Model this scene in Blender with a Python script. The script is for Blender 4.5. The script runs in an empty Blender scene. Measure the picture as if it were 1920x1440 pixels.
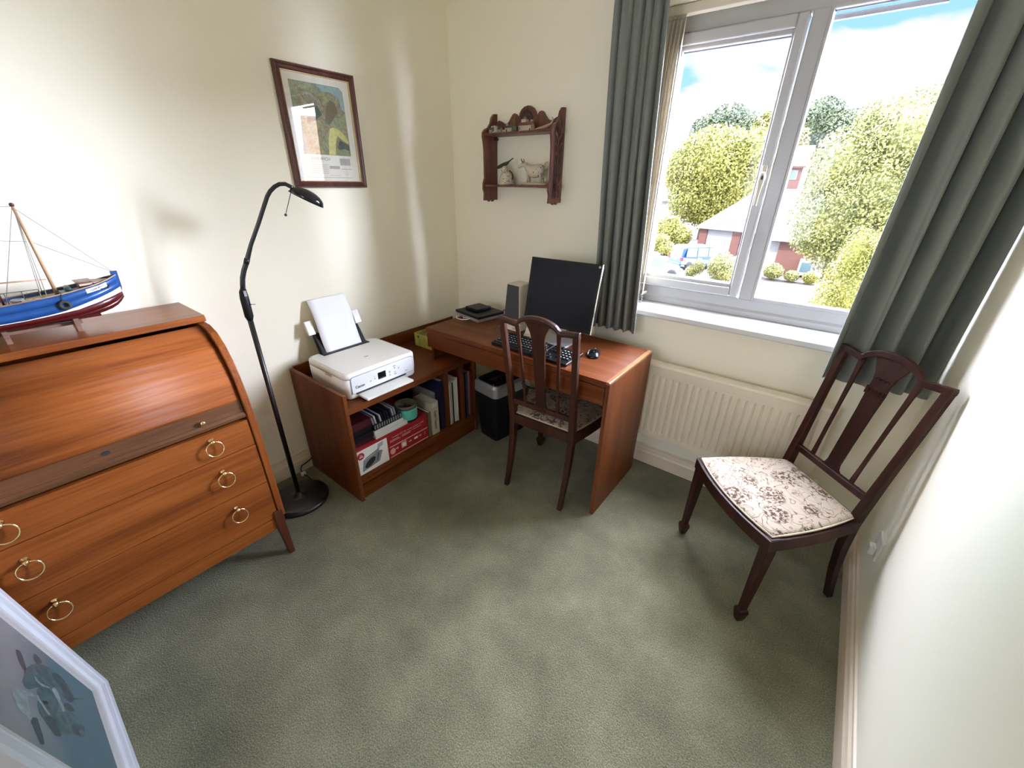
import bpy, math, random
import numpy as np
from mathutils import Vector, Matrix
PI = math.pi
random.seed(7)
C = bpy.context.scene.collection
sc = bpy.context.scene

# ------------------------------------------------------------------ camera
def cam_axes(y, t, r):
    f = Vector((-math.sin(y)*math.cos(t), math.cos(y)*math.cos(t), -math.sin(t)))
    rt = Vector((math.cos(y), math.sin(y), 0)); up = rt.cross(f)
    c, s = math.cos(r), math.sin(r)
    return c*rt + s*up, -s*rt + c*up, f
cr, cu, cf = cam_axes(0.653509630, 0.459591708, 0.0160339973)
cam_data = bpy.data.cameras.new('camera')
cam_data.sensor_width = 36.0
cam_data.lens = 765.32/1920*36.0
cam_data.clip_start = 0.02
cam_data.clip_end = 600
cam = bpy.data.objects.new('camera', cam_data)
C.objects.link(cam)
mw = Matrix.Identity(4)
for i, v in enumerate((cr, cu, -cf)):
    mw[0][i], mw[1][i], mw[2][i] = v
mw.translation = (2.10, -2.0925, 1.5)
cam.matrix_world = mw
sc.camera = cam

# ------------------------------------------------------------------ view
sc.view_settings.view_transform = 'Standard'
sc.view_settings.look = 'None'
sc.view_settings.gamma = 1
sc.view_settings.use_curve_mapping = False
sc.view_settings.exposure = 0.0
sc.cycles.max_bounces = 16
sc.cycles.diffuse_bounces = 12
sc.cycles.glossy_bounces = 6
sc.cycles.transparent_max_bounces = 16

# ------------------------------------------------------------------ world: summer sky with cloud, plus unseen bright lobes added to light the room
SKY_VIEW, SKY_SIDE, SKY_HIGH, SKY_BACK = 1.08, 136.0, 54.0, 8.0  # side, high and back levels set to light the room from out of view
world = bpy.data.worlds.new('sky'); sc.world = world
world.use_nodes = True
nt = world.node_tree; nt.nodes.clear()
def wn(t, **k):
    n = nt.nodes.new(t)
    for a, b in k.items(): setattr(n, a, b)
    return n
def wmath(op, a, b=None, c=None):
    n = wn('ShaderNodeMath', operation=op)
    for i, v in enumerate((a, b, c)):
        if v is None: continue
        if isinstance(v, (int, float)): n.inputs[i].default_value = v
        else: nt.links.new(v, n.inputs[i])
    return n.outputs[0]
def wsmooth(v, a, b):
    n = wn('ShaderNodeMapRange', interpolation_type='SMOOTHSTEP')
    nt.links.new(v, n.inputs[0]); n.inputs[1].default_value = a; n.inputs[2].default_value = b
    return n.outputs[0]
tc = wn('ShaderNodeTexCoord'); sx = wn('ShaderNodeSeparateXYZ')
nt.links.new(tc.outputs['Generated'], sx.inputs[0])
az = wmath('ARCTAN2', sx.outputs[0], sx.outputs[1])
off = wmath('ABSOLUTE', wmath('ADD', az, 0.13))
side = wsmooth(off, 0.44, 0.72)                                  # lobes added beyond the window view to light the walls
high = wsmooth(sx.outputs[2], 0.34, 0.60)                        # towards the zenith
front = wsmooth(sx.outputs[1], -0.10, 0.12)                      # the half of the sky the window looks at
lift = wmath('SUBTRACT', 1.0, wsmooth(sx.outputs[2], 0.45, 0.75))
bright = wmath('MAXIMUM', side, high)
noi = wn('ShaderNodeTexNoise'); noi.inputs['Scale'].default_value = 3.2; noi.inputs['Detail'].default_value = 5
noi.inputs['Distortion'].default_value = 0.3
mp = wn('ShaderNodeMapping'); mp.inputs['Scale'].default_value = (1, 1, 3.2); mp.inputs['Location'].default_value = (0.35, 0.1, 0.95)
nt.links.new(tc.outputs['Generated'], mp.inputs[0]); nt.links.new(mp.outputs[0], noi.inputs['Vector'])
cloud = wsmooth(wmath('ADD', noi.outputs[0], wmath('MULTIPLY', wmath('SUBTRACT', 0.165, sx.outputs[2]), 1.9)), 0.40, 0.47)
mc = wn('ShaderNodeMix', data_type='RGBA')
nt.links.new(cloud, mc.inputs[0]); mc.inputs[6].default_value = (0.40, 0.80, 1.0, 1); mc.inputs[7].default_value = (0.96, 0.98, 1.0, 1)
tint = wn('ShaderNodeMix', data_type='RGBA')
nt.links.new(bright, tint.inputs[0]); nt.links.new(mc.outputs[2], tint.inputs[6]); tint.inputs[7].default_value = (0.86, 0.93, 1.17, 1)
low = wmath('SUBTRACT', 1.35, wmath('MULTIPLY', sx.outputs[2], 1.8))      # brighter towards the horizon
lr = wmath('ADD', 0.50, wmath('MULTIPLY', wsmooth(az, -0.5, 0.5), 0.50))      # the added lobe is weaker on the left side
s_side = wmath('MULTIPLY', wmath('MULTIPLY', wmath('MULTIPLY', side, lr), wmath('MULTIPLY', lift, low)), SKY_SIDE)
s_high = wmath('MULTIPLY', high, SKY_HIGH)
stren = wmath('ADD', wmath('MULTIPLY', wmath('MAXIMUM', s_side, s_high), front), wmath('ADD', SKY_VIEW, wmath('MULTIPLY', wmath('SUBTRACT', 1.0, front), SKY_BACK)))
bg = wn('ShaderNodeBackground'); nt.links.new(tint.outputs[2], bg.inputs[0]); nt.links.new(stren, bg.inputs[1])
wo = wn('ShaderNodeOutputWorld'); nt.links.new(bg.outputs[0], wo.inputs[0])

# ------------------------------------------------------------------ sun on the street, and the window opening as a sky portal
sun = bpy.data.lights.new('sun', 'SUN'); sun.energy = 8.0; sun.angle = 0.012; sun.color = (1.0, 0.95, 0.85)
so = bpy.data.objects.new('sun', sun); C.objects.link(so)
so.rotation_euler = Vector((0.35, 0.70, -0.75)).to_track_quat('-Z', 'Y').to_euler()
pl = bpy.data.lights.new('window_sky_portal', 'AREA'); pl.shape = 'RECTANGLE'; pl.size = 1.24; pl.size_y = 1.24
po = bpy.data.objects.new('window_sky_portal', pl); C.objects.link(po)
po.location = (1.80, 0.29, 1.53); po.rotation_euler = (-PI/2, 0, 0)
pl.cycles.is_portal = True
pl2 = bpy.data.lights.new('added_landing_sky_portal', 'AREA'); pl2.shape = 'RECTANGLE'; pl2.size = 1.3; pl2.size_y = 1.3  # sampling portal for the added landing window
po2 = bpy.data.objects.new('added_landing_sky_portal', pl2); C.objects.link(po2)
po2.location = (1.40, -4.62, 1.50); po2.rotation_euler = (PI/2, 0, 0)
pl2.cycles.is_portal = True

# ================================================================== helpers
class B:
    """collects faces; build() links them as one mesh object"""
    def __init__(s): s.v = []; s.f = []; s.m = []; s.mi = 0; s.sm = []; s.smooth = False
    def add(s, vs, fs):
        o = len(s.v); s.v += [tuple(v) for v in vs]
        for f in fs:
            s.f.append(tuple(i+o for i in f)); s.m.append(s.mi); s.sm.append(s.smooth)
        return s
    def box(s, x0, x1, y0, y1, z0, z1, M=None):
        vs = [Vector((x, y, z)) for z in (z0, z1) for y in (y0, y1) for x in (x0, x1)]
        if M is not None: vs = [M @ v for v in vs]
        return s.add(vs, [(0,2,3,1), (4,5,7,6), (0,1,5,4), (2,6,7,3), (0,4,6,2), (1,3,7,5)])
    def prism(s, pts, axis, a, b, M=None):
        """pts: 2-D outline; axis the extrusion axis; the outline uses the other two in xyz order"""
        n = len(pts); vs = []
        for h in (a, b):
            for p, q in pts:
                v = {'x': (h, p, q), 'y': (p, h, q), 'z': (p, q, h)}[axis]
                v = Vector(v); vs.append(M @ v if M is not None else v)
        fs = [tuple(range(n-1, -1, -1)), tuple(range(n, 2*n))]
        fs += [(i, (i+1) % n, n+(i+1) % n, n+i) for i in range(n)]
        return s.add(vs, fs)
    def loft(s, rings, close=True, caps=True):
        n = len(rings[0]); vs = [v for r in rings for v in r]; fs = []
        for k in range(len(rings)-1):
            for i in range(n if close else n-1):
                j = (i+1) % n
                fs.append((k*n+i, k*n+j, (k+1)*n+j, (k+1)*n+i))
        if caps and close:
            fs.append(tuple(range(n-1, -1, -1))); fs.append(tuple(range((len(rings)-1)*n, len(rings)*n)))
        return s.add(vs, fs)
    def tube(s, pts, r, n=10, caps=True):
        pts = [Vector(p) for p in pts]; rr = r if isinstance(r, (list, tuple)) else [r]*len(pts)
        rings = []; prev = None
        for i, p in enumerate(pts):
            t = (pts[min(i+1, len(pts)-1)] - pts[max(i-1, 0)]).normalized()
            if prev is None: u = t.orthogonal().normalized()
            else: u = (prev - t*prev.dot(t)).normalized()
            prev = u; w = t.cross(u)
            rings.append([p + (u*math.cos(a) + w*math.sin(a))*rr[i] for a in [2*PI*k/n for k in range(n)]])
        o = s.smooth; s.smooth = True; s.loft(rings, caps=caps); s.smooth = o
        return s
    def lathe(s, prof, c=(0, 0, 0), n=32, M=None):
        c = Vector(c); rings = []
        for r, z in prof:
            ring = [Vector((r*math.cos(2*PI*k/n), r*math.sin(2*PI*k/n), z)) for k in range(n)]
            rings.append([(M @ v if M is not None else v) + c for v in ring])
        o = s.smooth; s.smooth = True; s.loft(rings); s.smooth = o
        return s
    def ball(s, c, r, M=None, n=16, k=10):
        rx, ry, rz = r if isinstance(r, (tuple, list)) else (r, r, r)
        rings = []
        for i in range(k+1):
            a = -PI/2 + PI*i/k; cz = math.sin(a)*rz; cc = max(math.cos(a), 0.001)
            ring = [Vector((cc*rx*math.cos(2*PI*j/n), cc*ry*math.sin(2*PI*j/n), cz)) for j in range(n)]
            rings.append([(M @ v if M is not None else v) + Vector(c) for v in ring])
        o = s.smooth; s.smooth = True; s.loft(rings); s.smooth = o
        return s
    def torus(s, c, R, r, M=None, n=28, k=8):
        vs = []; fs = []
        for i in range(n):
            for j in range(k):
                a, b = 2*PI*i/n, 2*PI*j/k
                v = Vector(((R+r*math.cos(b))*math.cos(a), (R+r*math.cos(b))*math.sin(a), r*math.sin(b)))
                vs.append((M @ v if M is not None else v) + Vector(c))
                fs.append((i*k+j, ((i+1) % n)*k+j, ((i+1) % n)*k+(j+1) % k, i*k+(j+1) % k))
        o = s.smooth; s.smooth = True; s.add(vs, fs); s.smooth = o
        return s
    def grid(s, fn, nu, nv, smooth=True):
        vs = [fn(i/nu, j/nv) for j in range(nv+1) for i in range(nu+1)]
        fs = [(j*(nu+1)+i, j*(nu+1)+i+1, (j+1)*(nu+1)+i+1, (j+1)*(nu+1)+i) for j in range(nv) for i in range(nu)]
        o = s.smooth; s.smooth = smooth; s.add(vs, fs); s.smooth = o
        return s

def rrect(x0, x1, y0, y1, r, n=5, bl=None):
    rs = bl or (r, r, r, r)     # corner radii: (x0,y0) (x1,y0) (x1,y1) (x0,y1)
    out = []
    for (cx, cy, a0, q) in ((x0, y0, PI, rs[0]), (x1, y0, 1.5*PI, rs[1]), (x1, y1, 0, rs[2]), (x0, y1, .5*PI, rs[3])):
        ox = cx + q if cx == x0 else cx - q; oy = cy + q if cy == y0 else cy - q
        for i in range(n+1):
            a = a0 + PI/2*i/n
            out.append((ox + q*math.cos(a), oy + q*math.sin(a)))
    return out

ORIG = {}
def base_of(o):
    while o is not None:
        if o.name in ORIG: return ORIG[o.name]
        o = o.parent
    return Vector((0, 0, 0))
def part(name, b, mat, parent=None, bevel=0, seg=2, solid=0, subsurf=0):
    me = bpy.data.meshes.new(name)
    off = base_of(parent)
    me.from_pydata([tuple(Vector(v)-off) for v in b.v], [], b.f)
    mats = mat if isinstance(mat, (list, tuple)) else [mat]
    for m in mats: me.materials.append(m)
    me.polygons.foreach_set('material_index', b.m)
    me.polygons.foreach_set('use_smooth', b.sm)
    me.update()
    o = bpy.data.objects.new(name, me); C.objects.link(o)
    if parent is not None: o.parent = parent
    if solid:
        k = o.modifiers.new('thickness', 'SOLIDIFY'); k.thickness = solid; k.offset = 0
    if bevel:
        k = o.modifiers.new('soft_edges', 'BEVEL'); k.width = bevel; k.segments = seg; k.limit_method = 'ANGLE'; k.angle_limit = 0.6
        k.harden_normals = False
    if subsurf:
        k = o.modifiers.new('smooth', 'SUBSURF'); k.levels = subsurf; k.render_levels = subsurf
    return o
def tag(o, label, cat, group=None, kind=None):
    if label: o['label'] = label
    if cat: o['category'] = cat
    if group: o['group'] = group
    if kind: o['kind'] = kind
    return o
def thing(name, label, cat, loc=(0, 0, 0), group=None, rz=0):
    o = bpy.data.objects.new(name, None); C.objects.link(o); o.empty_display_size = 0.05
    o.location = loc; o.rotation_euler = (0, 0, rz)
    ORIG[o.name] = Vector(loc) if rz == 0 else Vector((0, 0, 0))
    return tag(o, label, cat, group)
def local_thing(name, label, cat, loc, rz, group=None):
    o = thing(name, label, cat, loc, group, rz); ORIG[o.name] = Vector((0, 0, 0)); return o
def single(name, b, mat, label, cat, loc=None, group=None, **k):
    """a thing that is one mesh, its origin at loc"""
    if loc is not None: b.v = [tuple(Vector(v)-Vector(loc)) for v in b.v]
    o = part(name, b, mat, None, **k)
    if loc is not None: o.location = loc
    return tag(o, label, cat, group)
def struct(name, b, mat, parent=None, **k):
    o = part(name, b, mat, parent, **k)
    if parent is None: o['kind'] = 'structure'
    return o
def copy_tree(o, parent=None):
    c = o.copy(); C.objects.link(c); c.parent = parent
    for ch in list(o.children): copy_tree(ch, c)
    return c
def text(body, size, mat, M, parent, name='lettering', ext=0.0004, sx=1.0, bold=0):
    cu_ = bpy.data.curves.new('t', 'FONT'); cu_.body = body; cu_.size = size; cu_.extrude = ext
    cu_.align_x = 'CENTER'; cu_.align_y = 'CENTER'; cu_.offset = bold; cu_.resolution_u = 3
    t = bpy.data.objects.new('t', cu_); C.objects.link(t)
    bpy.context.view_layer.update()
    me = bpy.data.meshes.new_from_object(t.evaluated_get(bpy.context.evaluated_depsgraph_get()))
    bpy.data.objects.remove(t); bpy.data.curves.remove(cu_)
    me.transform(M @ Matrix.Diagonal((sx, 1, 1, 1)))
    me.transform(Matrix.Translation(-base_of(parent)))
    me.materials.clear(); me.materials.append(mat); me.name = name
    o = bpy.data.objects.new(name, me); C.objects.link(o); o.parent = parent
    return o
def frame3(origin, xa, ya):
    xa = Vector(xa).normalized(); ya = Vector(ya); ya = (ya - xa*ya.dot(xa)).normalized(); za = xa.cross(ya)
    m = Matrix.Identity(4)
    for i, v in enumerate((xa, ya, za)): m[0][i], m[1][i], m[2][i] = v
    m.translation = origin
    return m
def rot_at(c, a):
    return Matrix.Translation(c) @ Matrix.Rotation(a, 4, 'Z') @ Matrix.Translation(-Vector(c))

# ================================================================== materials
def new_mat(name):
    m = bpy.data.materials.new(name); m.use_nodes = True
    t = m.node_tree; p = t.nodes['Principled BSDF']
    return m, t, p
def N(t, typ, ins=None, **k):
    n = t.nodes.new(typ)
    for a, b in k.items(): setattr(n, a, b)
    for a, b in (ins or {}).items():
        if hasattr(b, 'links') or isinstance(b, bpy.types.NodeSocket): t.links.new(b, n.inputs[a])
        else: n.inputs[a].default_value = b
    return n
def ramp(t, fac, stops):
    n = t.nodes.new('ShaderNodeValToRGB'); cr_ = n.color_ramp
    while len(cr_.elements) < len(stops): cr_.elements.new(0.5)
    for e, (p, c) in zip(cr_.elements, stops): e.position = p; e.color = (*c, 1)
    t.links.new(fac, n.inputs[0]); return n.outputs[0]
def coords(t, scale=(1, 1, 1), loc=(0, 0, 0)):
    tc_ = t.nodes.new('ShaderNodeTexCoord')
    m = N(t, 'ShaderNodeMapping', {'Vector': tc_.outputs['Object'], 'Scale': scale, 'Location': loc})
    return m.outputs[0]
def plain(name, col, rough=0.5, metal=0.0, spec=0.5, vary=0.06, vscale=8, bump=0.0, bscale=200, coat=0):
    m, t, p = new_mat(name)
    nz = N(t, 'ShaderNodeTexNoise', {'Vector': coords(t), 'Scale': vscale, 'Detail': 4.0})
    c2 = [max(0, c*(1-vary)) for c in col]; c1 = [min(1, c*(1+vary)) for c in col]
    t.links.new(ramp(t, nz.outputs[0], [(0.3, c2), (0.7, c1)]), p.inputs['Base Color'])
    p.inputs['Roughness'].default_value = rough; p.inputs['Metallic'].default_value = metal
    p.inputs['Specular IOR Level'].default_value = spec
    p.inputs['Coat Weight'].default_value = coat
    if bump:
        n2 = N(t, 'ShaderNodeTexNoise', {'Vector': coords(t), 'Scale': bscale, 'Detail': 3.0})
        bp = N(t, 'ShaderNodeBump', {'Height': n2.outputs[0], 'Strength': bump, 'Distance': 0.002})
        t.links.new(bp.outputs[0], p.inputs['Normal'])
    return m
def wood(name, dark, mid, light, grain='y', rough=0.38, fine=1.0, spec=0.5):
    m, t, p = new_mat(name)
    k = {'x': 0, 'y': 1, 'z': 2}[grain]
    s1 = [14.0*fine]*3; s1[k] = 0.9; s2 = [160.0*fine]*3; s2[k] = 5.0
    a = N(t, 'ShaderNodeTexNoise', {'Vector': coords(t, s1), 'Scale': 1.0, 'Detail': 5.0, 'Distortion': 0.6})
    b = N(t, 'ShaderNodeTexNoise', {'Vector': coords(t, s2), 'Scale': 1.0, 'Detail': 3.0})
    mx = N(t, 'ShaderNodeMath', {0: a.outputs[0], 1: 0.62}, operation='MULTIPLY')
    m2 = N(t, 'ShaderNodeMath', {0: b.outputs[0], 1: 0.38, 2: mx.outputs[0]}, operation='MULTIPLY_ADD')
    t.links.new(ramp(t, m2.outputs[0], [(0.34, dark), (0.5, mid), (0.66, light)]), p.inputs['Base Color'])
    p.inputs['Roughness'].default_value = rough; p.inputs['Specular IOR Level'].default_value = spec
    bp = N(t, 'ShaderNodeBump', {'Height': b.outputs[0], 'Strength': 0.15, 'Distance': 0.0006})
    t.links.new(bp.outputs[0], p.inputs['Normal'])
    return m

M = {}
M['wall'] = plain('cream_emulsion', (0.90, 0.855, 0.70), 0.75, spec=0.3, vary=0.015, vscale=1.5, bump=0.05, bscale=90)
M['ceiling'] = plain('white_ceiling_paint', (0.90, 0.89, 0.84), 0.9, spec=0.2, vary=0.01)
M['gloss'] = plain('cream_gloss_paint', (0.72, 0.62, 0.48), 0.35, vary=0.03)
M['sillw'] = plain('white_sill_gloss', (0.70, 0.69, 0.68), 0.25, vary=0.01)
M['upvc'] = plain('white_upvc', (0.44, 0.43, 0.43), 0.30, vary=0.01)
M['gasket'] = plain('black_gasket', (0.03, 0.035, 0.04), 0.6)
M['radiator'] = plain('cream_radiator_enamel', (0.74, 0.66, 0.52), 0.35, vary=0.02)
M['beige'] = plain('beige_plastic', (0.62, 0.56, 0.45), 0.45, vary=0.03)
TD, TM, TL = (0.1296, 0.0299, 0.0049), (0.2138, 0.0568, 0.0094), (0.2851, 0.0853, 0.0168)
M['teak_y'] = wood('teak_grain_along_wall', TD, TM, TL, 'y', 0.5, spec=0.22)
M['teak_top'] = wood('polished_teak_top', TD, TM, TL, 'y', 0.30, spec=0.55)
M['teak_z'] = wood('teak_grain_upright', TD, TM, TL, 'z', 0.5, spec=0.22)
M['teak_dark_y'] = wood('teak_dark_rail', (0.0600, 0.0210, 0.0072), (0.1020, 0.0372, 0.0120), (0.1560, 0.0600, 0.0210), 'y', 0.4)  # darker teak for the lock rail, finger lip and dust board
M['leg_dark'] = wood('dark_afrormosia', (0.0420, 0.0112, 0.0056), (0.0770, 0.0196, 0.0098), (0.1120, 0.0315, 0.0154), 'z', 0.35)
DD, DM, DL = (0.0755, 0.0177, 0.0045), (0.1225, 0.0320, 0.0081), (0.1720, 0.0513, 0.0144)
M['desk_x'] = wood('desk_teak_long', DD, DM, DL, 'x', 0.42, spec=0.15)
M['desk_y'] = wood('desk_teak_deep', DD, DM, DL, 'y', 0.42, spec=0.15)
M['desk_z'] = wood('desk_teak_upright', DD, DM, DL, 'z', 0.42, spec=0.25)
M['desk_edge'] = wood('desk_pale_edging', (0.1920, 0.0780, 0.0308), (0.2688, 0.1140, 0.0476), (0.3328, 0.1560, 0.0672), 'y', 0.18)
M['mahog'] = wood('dark_mahogany', (0.010, 0.0028, 0.0016), (0.027, 0.0074, 0.0042), (0.048, 0.014, 0.008), 'z', 0.40, spec=0.25)
M['mahog_brown'] = wood('brown_mahogany', (0.0198, 0.0062, 0.0031), (0.0418, 0.0131, 0.0066), (0.0660, 0.0231, 0.0115), 'z', 0.4, spec=0.3)
M['shelfwood'] = wood('carved_shelf_oak', (0.05, 0.014, 0.009), (0.12, 0.036, 0.022), (0.20, 0.068, 0.042), 'z', 0.42, fine=2)
M['shelfdark'] = wood('carved_recess_shade', (0.015, 0.006, 0.006), (0.03, 0.011, 0.010), (0.05, 0.018, 0.015), 'z', 0.5, fine=2)  # dark tone painted as shade in the carved recesses
M['framewood'] = wood('mahogany_moulding', (0.04, 0.011, 0.008), (0.085, 0.024, 0.017), (0.14, 0.045, 0.032), 'z', 0.3, fine=2)
M['black'] = plain('satin_black', (0.008, 0.008, 0.009), 0.45, spec=0.25)
M['black_metal'] = plain('black_lacquered_steel', (0.010, 0.010, 0.011), 0.3, spec=0.6)
M['black_gloss'] = plain('black_gloss_plastic', (0.008, 0.008, 0.010), 0.12)
M['screen'] = plain('switched_off_screen', (0.006, 0.008, 0.015), 0.32, spec=0.2)
M['silver'] = plain('silver_plastic', (0.45, 0.44, 0.44), 0.35, metal=0.6)
M['grey_plastic'] = plain('grey_plastic', (0.22, 0.22, 0.23), 0.45)
M['grille'] = plain('grey_speaker_cloth', (0.055, 0.05, 0.052), 0.85, bump=0.4, bscale=900)
M['ivory'] = plain('ivory_plastic', (0.60, 0.54, 0.43), 0.45)
M['white'] = plain('white_plastic', (0.88, 0.87, 0.83), 0.35, vary=0.01)
M['white_cool'] = plain('white_gloss_panel', (0.78, 0.79, 0.82), 0.22, vary=0.01)
M['paper'] = plain('white_paper', (0.86, 0.87, 0.90), 0.8, vary=0.01)
M['brass'] = plain('polished_brass', (0.90, 0.68, 0.36), 0.12, metal=1.0, vary=0.03)
M['chrome'] = plain('bright_chrome', (0.8, 0.8, 0.8), 0.12, metal=1.0, vary=0.02)
M['ink'] = plain('black_ink', (0.02, 0.02, 0.022), 0.6)
M['ink_grey'] = plain('grey_ink', (0.25, 0.26, 0.29), 0.6)
M['red'] = plain('red_printed_card', (0.36, 0.014, 0.02), 0.4)
M['pink'] = plain('pale_pink_print', (0.75, 0.45, 0.42), 0.5)
M['maroon'] = plain('maroon_leatherette', (0.045, 0.004, 0.008), 0.4)
M['navy'] = plain('navy_board', (0.007, 0.010, 0.035), 0.4)
M['cream'] = plain('cream_card', (0.50, 0.44, 0.32), 0.7)
M['khaki'] = plain('khaki_cloth_board', (0.16, 0.13, 0.07), 0.7)
M['teal'] = plain('teal_label', (0.10, 0.50, 0.42), 0.4)
M['clear_dark'] = plain('smoked_clear_plastic', (0.13, 0.12, 0.08), 0.15)
M['page'] = plain('page_edges', (0.62, 0.60, 0.55), 0.8)
M['lilac'] = plain('pale_lilac_magazine', (0.42, 0.40, 0.46), 0.6)
M['blueboard'] = plain('slate_blue_board', (0.03, 0.07, 0.14), 0.5)
M['pinkboard'] = plain('faded_pink_board', (0.38, 0.15, 0.15), 0.6)
M['redboard'] = plain('dull_red_board', (0.14, 0.02, 0.025), 0.6)
M['darkred'] = plain('dark_red_flex', (0.05, 0.005, 0.006), 0.5)
M['boat_blue'] = plain('boat_blue_paint', (0.0080, 0.0525, 0.1872), 0.35, vary=0.15, vscale=30)
M['boat_red'] = plain('boat_oxblood_paint', (0.060, 0.004, 0.005), 0.3)
M['boat_white'] = plain('boat_white_paint', (0.82, 0.82, 0.80), 0.4)
M['boat_deck'] = wood('boat_deck_planks', (0.15, 0.09, 0.06), (0.28, 0.18, 0.12), (0.40, 0.28, 0.20), 'y', 0.5, fine=4)
M['boat_mast'] = wood('boat_spar_pine', (0.22, 0.12, 0.06), (0.36, 0.21, 0.11), (0.46, 0.30, 0.18), 'z', 0.45, fine=4)
M['rope'] = plain('rigging_thread', (0.20, 0.18, 0.15), 0.8)
M['dkgreen'] = plain('dark_green_paint', (0.03, 0.07, 0.06), 0.5)
M['cradle'] = wood('walnut_cradle', (0.10, 0.05, 0.035), (0.17, 0.09, 0.065), (0.24, 0.14, 0.10), 'y', 0.4, fine=4)
M['porcelain'] = plain('glazed_porcelain', (0.50, 0.44, 0.34), 0.2, vary=0.05)
M['clay'] = plain('tan_clay', (0.42, 0.27, 0.18), 0.6)
M['tileroof_mini'] = plain('painted_brown_roof', (0.16, 0.055, 0.035), 0.6)
M['slab'] = plain('khaki_glaze', (0.45, 0.38, 0.22), 0.3)
M['inkgreen'] = plain('dark_green_ivy_paint', (0.05, 0.06, 0.03), 0.5)
M['yellowcard'] = plain('lime_yellow_card', (0.42, 0.42, 0.08), 0.5, vary=0.25, vscale=30)
M['gold'] = plain('gilt_slip', (0.55, 0.42, 0.20), 0.35, metal=0.7)
M['mount'] = plain('ivory_mount_board', (0.80, 0.77, 0.68), 0.8)
M['frame_grey'] = plain('pale_silver_grey_frame', (0.62, 0.62, 0.68), 0.35, vary=0.05)
M['brick_dark'] = plain('dark_box_board', (0.03, 0.015, 0.015), 0.6)
M['soil'] = plain('socket_white', (0.68, 0.66, 0.60), 0.35)

def spotted(name, base, spot, scale, thr, rough=0.2):
    m, t, p = new_mat(name)
    v = N(t, 'ShaderNodeTexVoronoi', {'Vector': coords(t), 'Scale': scale})
    t.links.new(ramp(t, v.outputs['Distance'], [(thr, spot), (thr+0.06, base)]), p.inputs['Base Color'])
    p.inputs['Roughness'].default_value = rough
    return m
M['cow'] = spotted('spotted_porcelain', (0.52, 0.46, 0.36), (0.07, 0.055, 0.035), 62, 0.20)
M['toby'] = spotted('mottled_porcelain', (0.55, 0.47, 0.36), (0.08, 0.06, 0.04), 95, 0.25)

def curtain_mat():
    m, t, p = new_mat('grey_green_curtain_cloth')
    n = N(t, 'ShaderNodeTexNoise', {'Vector': coords(t), 'Scale': 500.0, 'Detail': 2.0})
    t.links.new(ramp(t, n.outputs[0], [(0.3, (0.150, 0.165, 0.142)), (0.7, (0.19, 0.205, 0.178))]), p.inputs['Base Color'])
    p.inputs['Roughness'].default_value = 0.55
    p.inputs['Sheen Weight'].default_value = 0.35; p.inputs['Sheen Roughness'].default_value = 0.4
    return m
M['curtain'] = curtain_mat()
M['blind'] = plain('cream_blind_fabric', (0.8250, 0.7500, 0.5875), 0.8, vary=0.03)
M['chain'] = plain('blind_weight_chain', (0.40, 0.36, 0.28), 0.5)

def carpet_mat():
    m, t, p = new_mat('sage_green_carpet')
    a = N(t, 'ShaderNodeTexNoise', {'Vector': coords(t), 'Scale': 230.0, 'Detail': 5.0, 'Roughness': 0.8})
    b = N(t, 'ShaderNodeTexNoise', {'Vector': coords(t), 'Scale': 4.5, 'Detail': 6.0, 'Roughness': 0.6, 'Distortion': 0.1})
    s = N(t, 'ShaderNodeMath', {0: b.outputs[0], 1: 0.24, 2: 0.13}, operation='MULTIPLY_ADD')
    s2 = N(t, 'ShaderNodeMath', {0: a.outputs[0], 1: 0.70, 2: s.outputs[0]}, operation='MULTIPLY_ADD')
    t.links.new(ramp(t, s2.outputs[0], [(0.44, (0.048, 0.046, 0.024)), (0.58, (0.142, 0.138, 0.080)), (0.70, (0.29, 0.28, 0.172))]), p.inputs['Base Color'])
    p.inputs['Roughness'].default_value = 0.95; p.inputs['Specular IOR Level'].default_value = 0.15
    p.inputs['Sheen Weight'].default_value = 0.25
    v = N(t, 'ShaderNodeTexVoronoi', {'Vector': coords(t), 'Scale': 210.0})
    h = N(t, 'ShaderNodeMath', {0: a.outputs[0], 1: v.outputs['Distance']}, operation='SUBTRACT')
    bp = N(t, 'ShaderNodeBump', {'Height': h.outputs[0], 'Strength': 0.7, 'Distance': 0.004})
    t.links.new(bp.outputs[0], p.inputs['Normal'])
    return m
M['carpet'] = carpet_mat()

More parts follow.
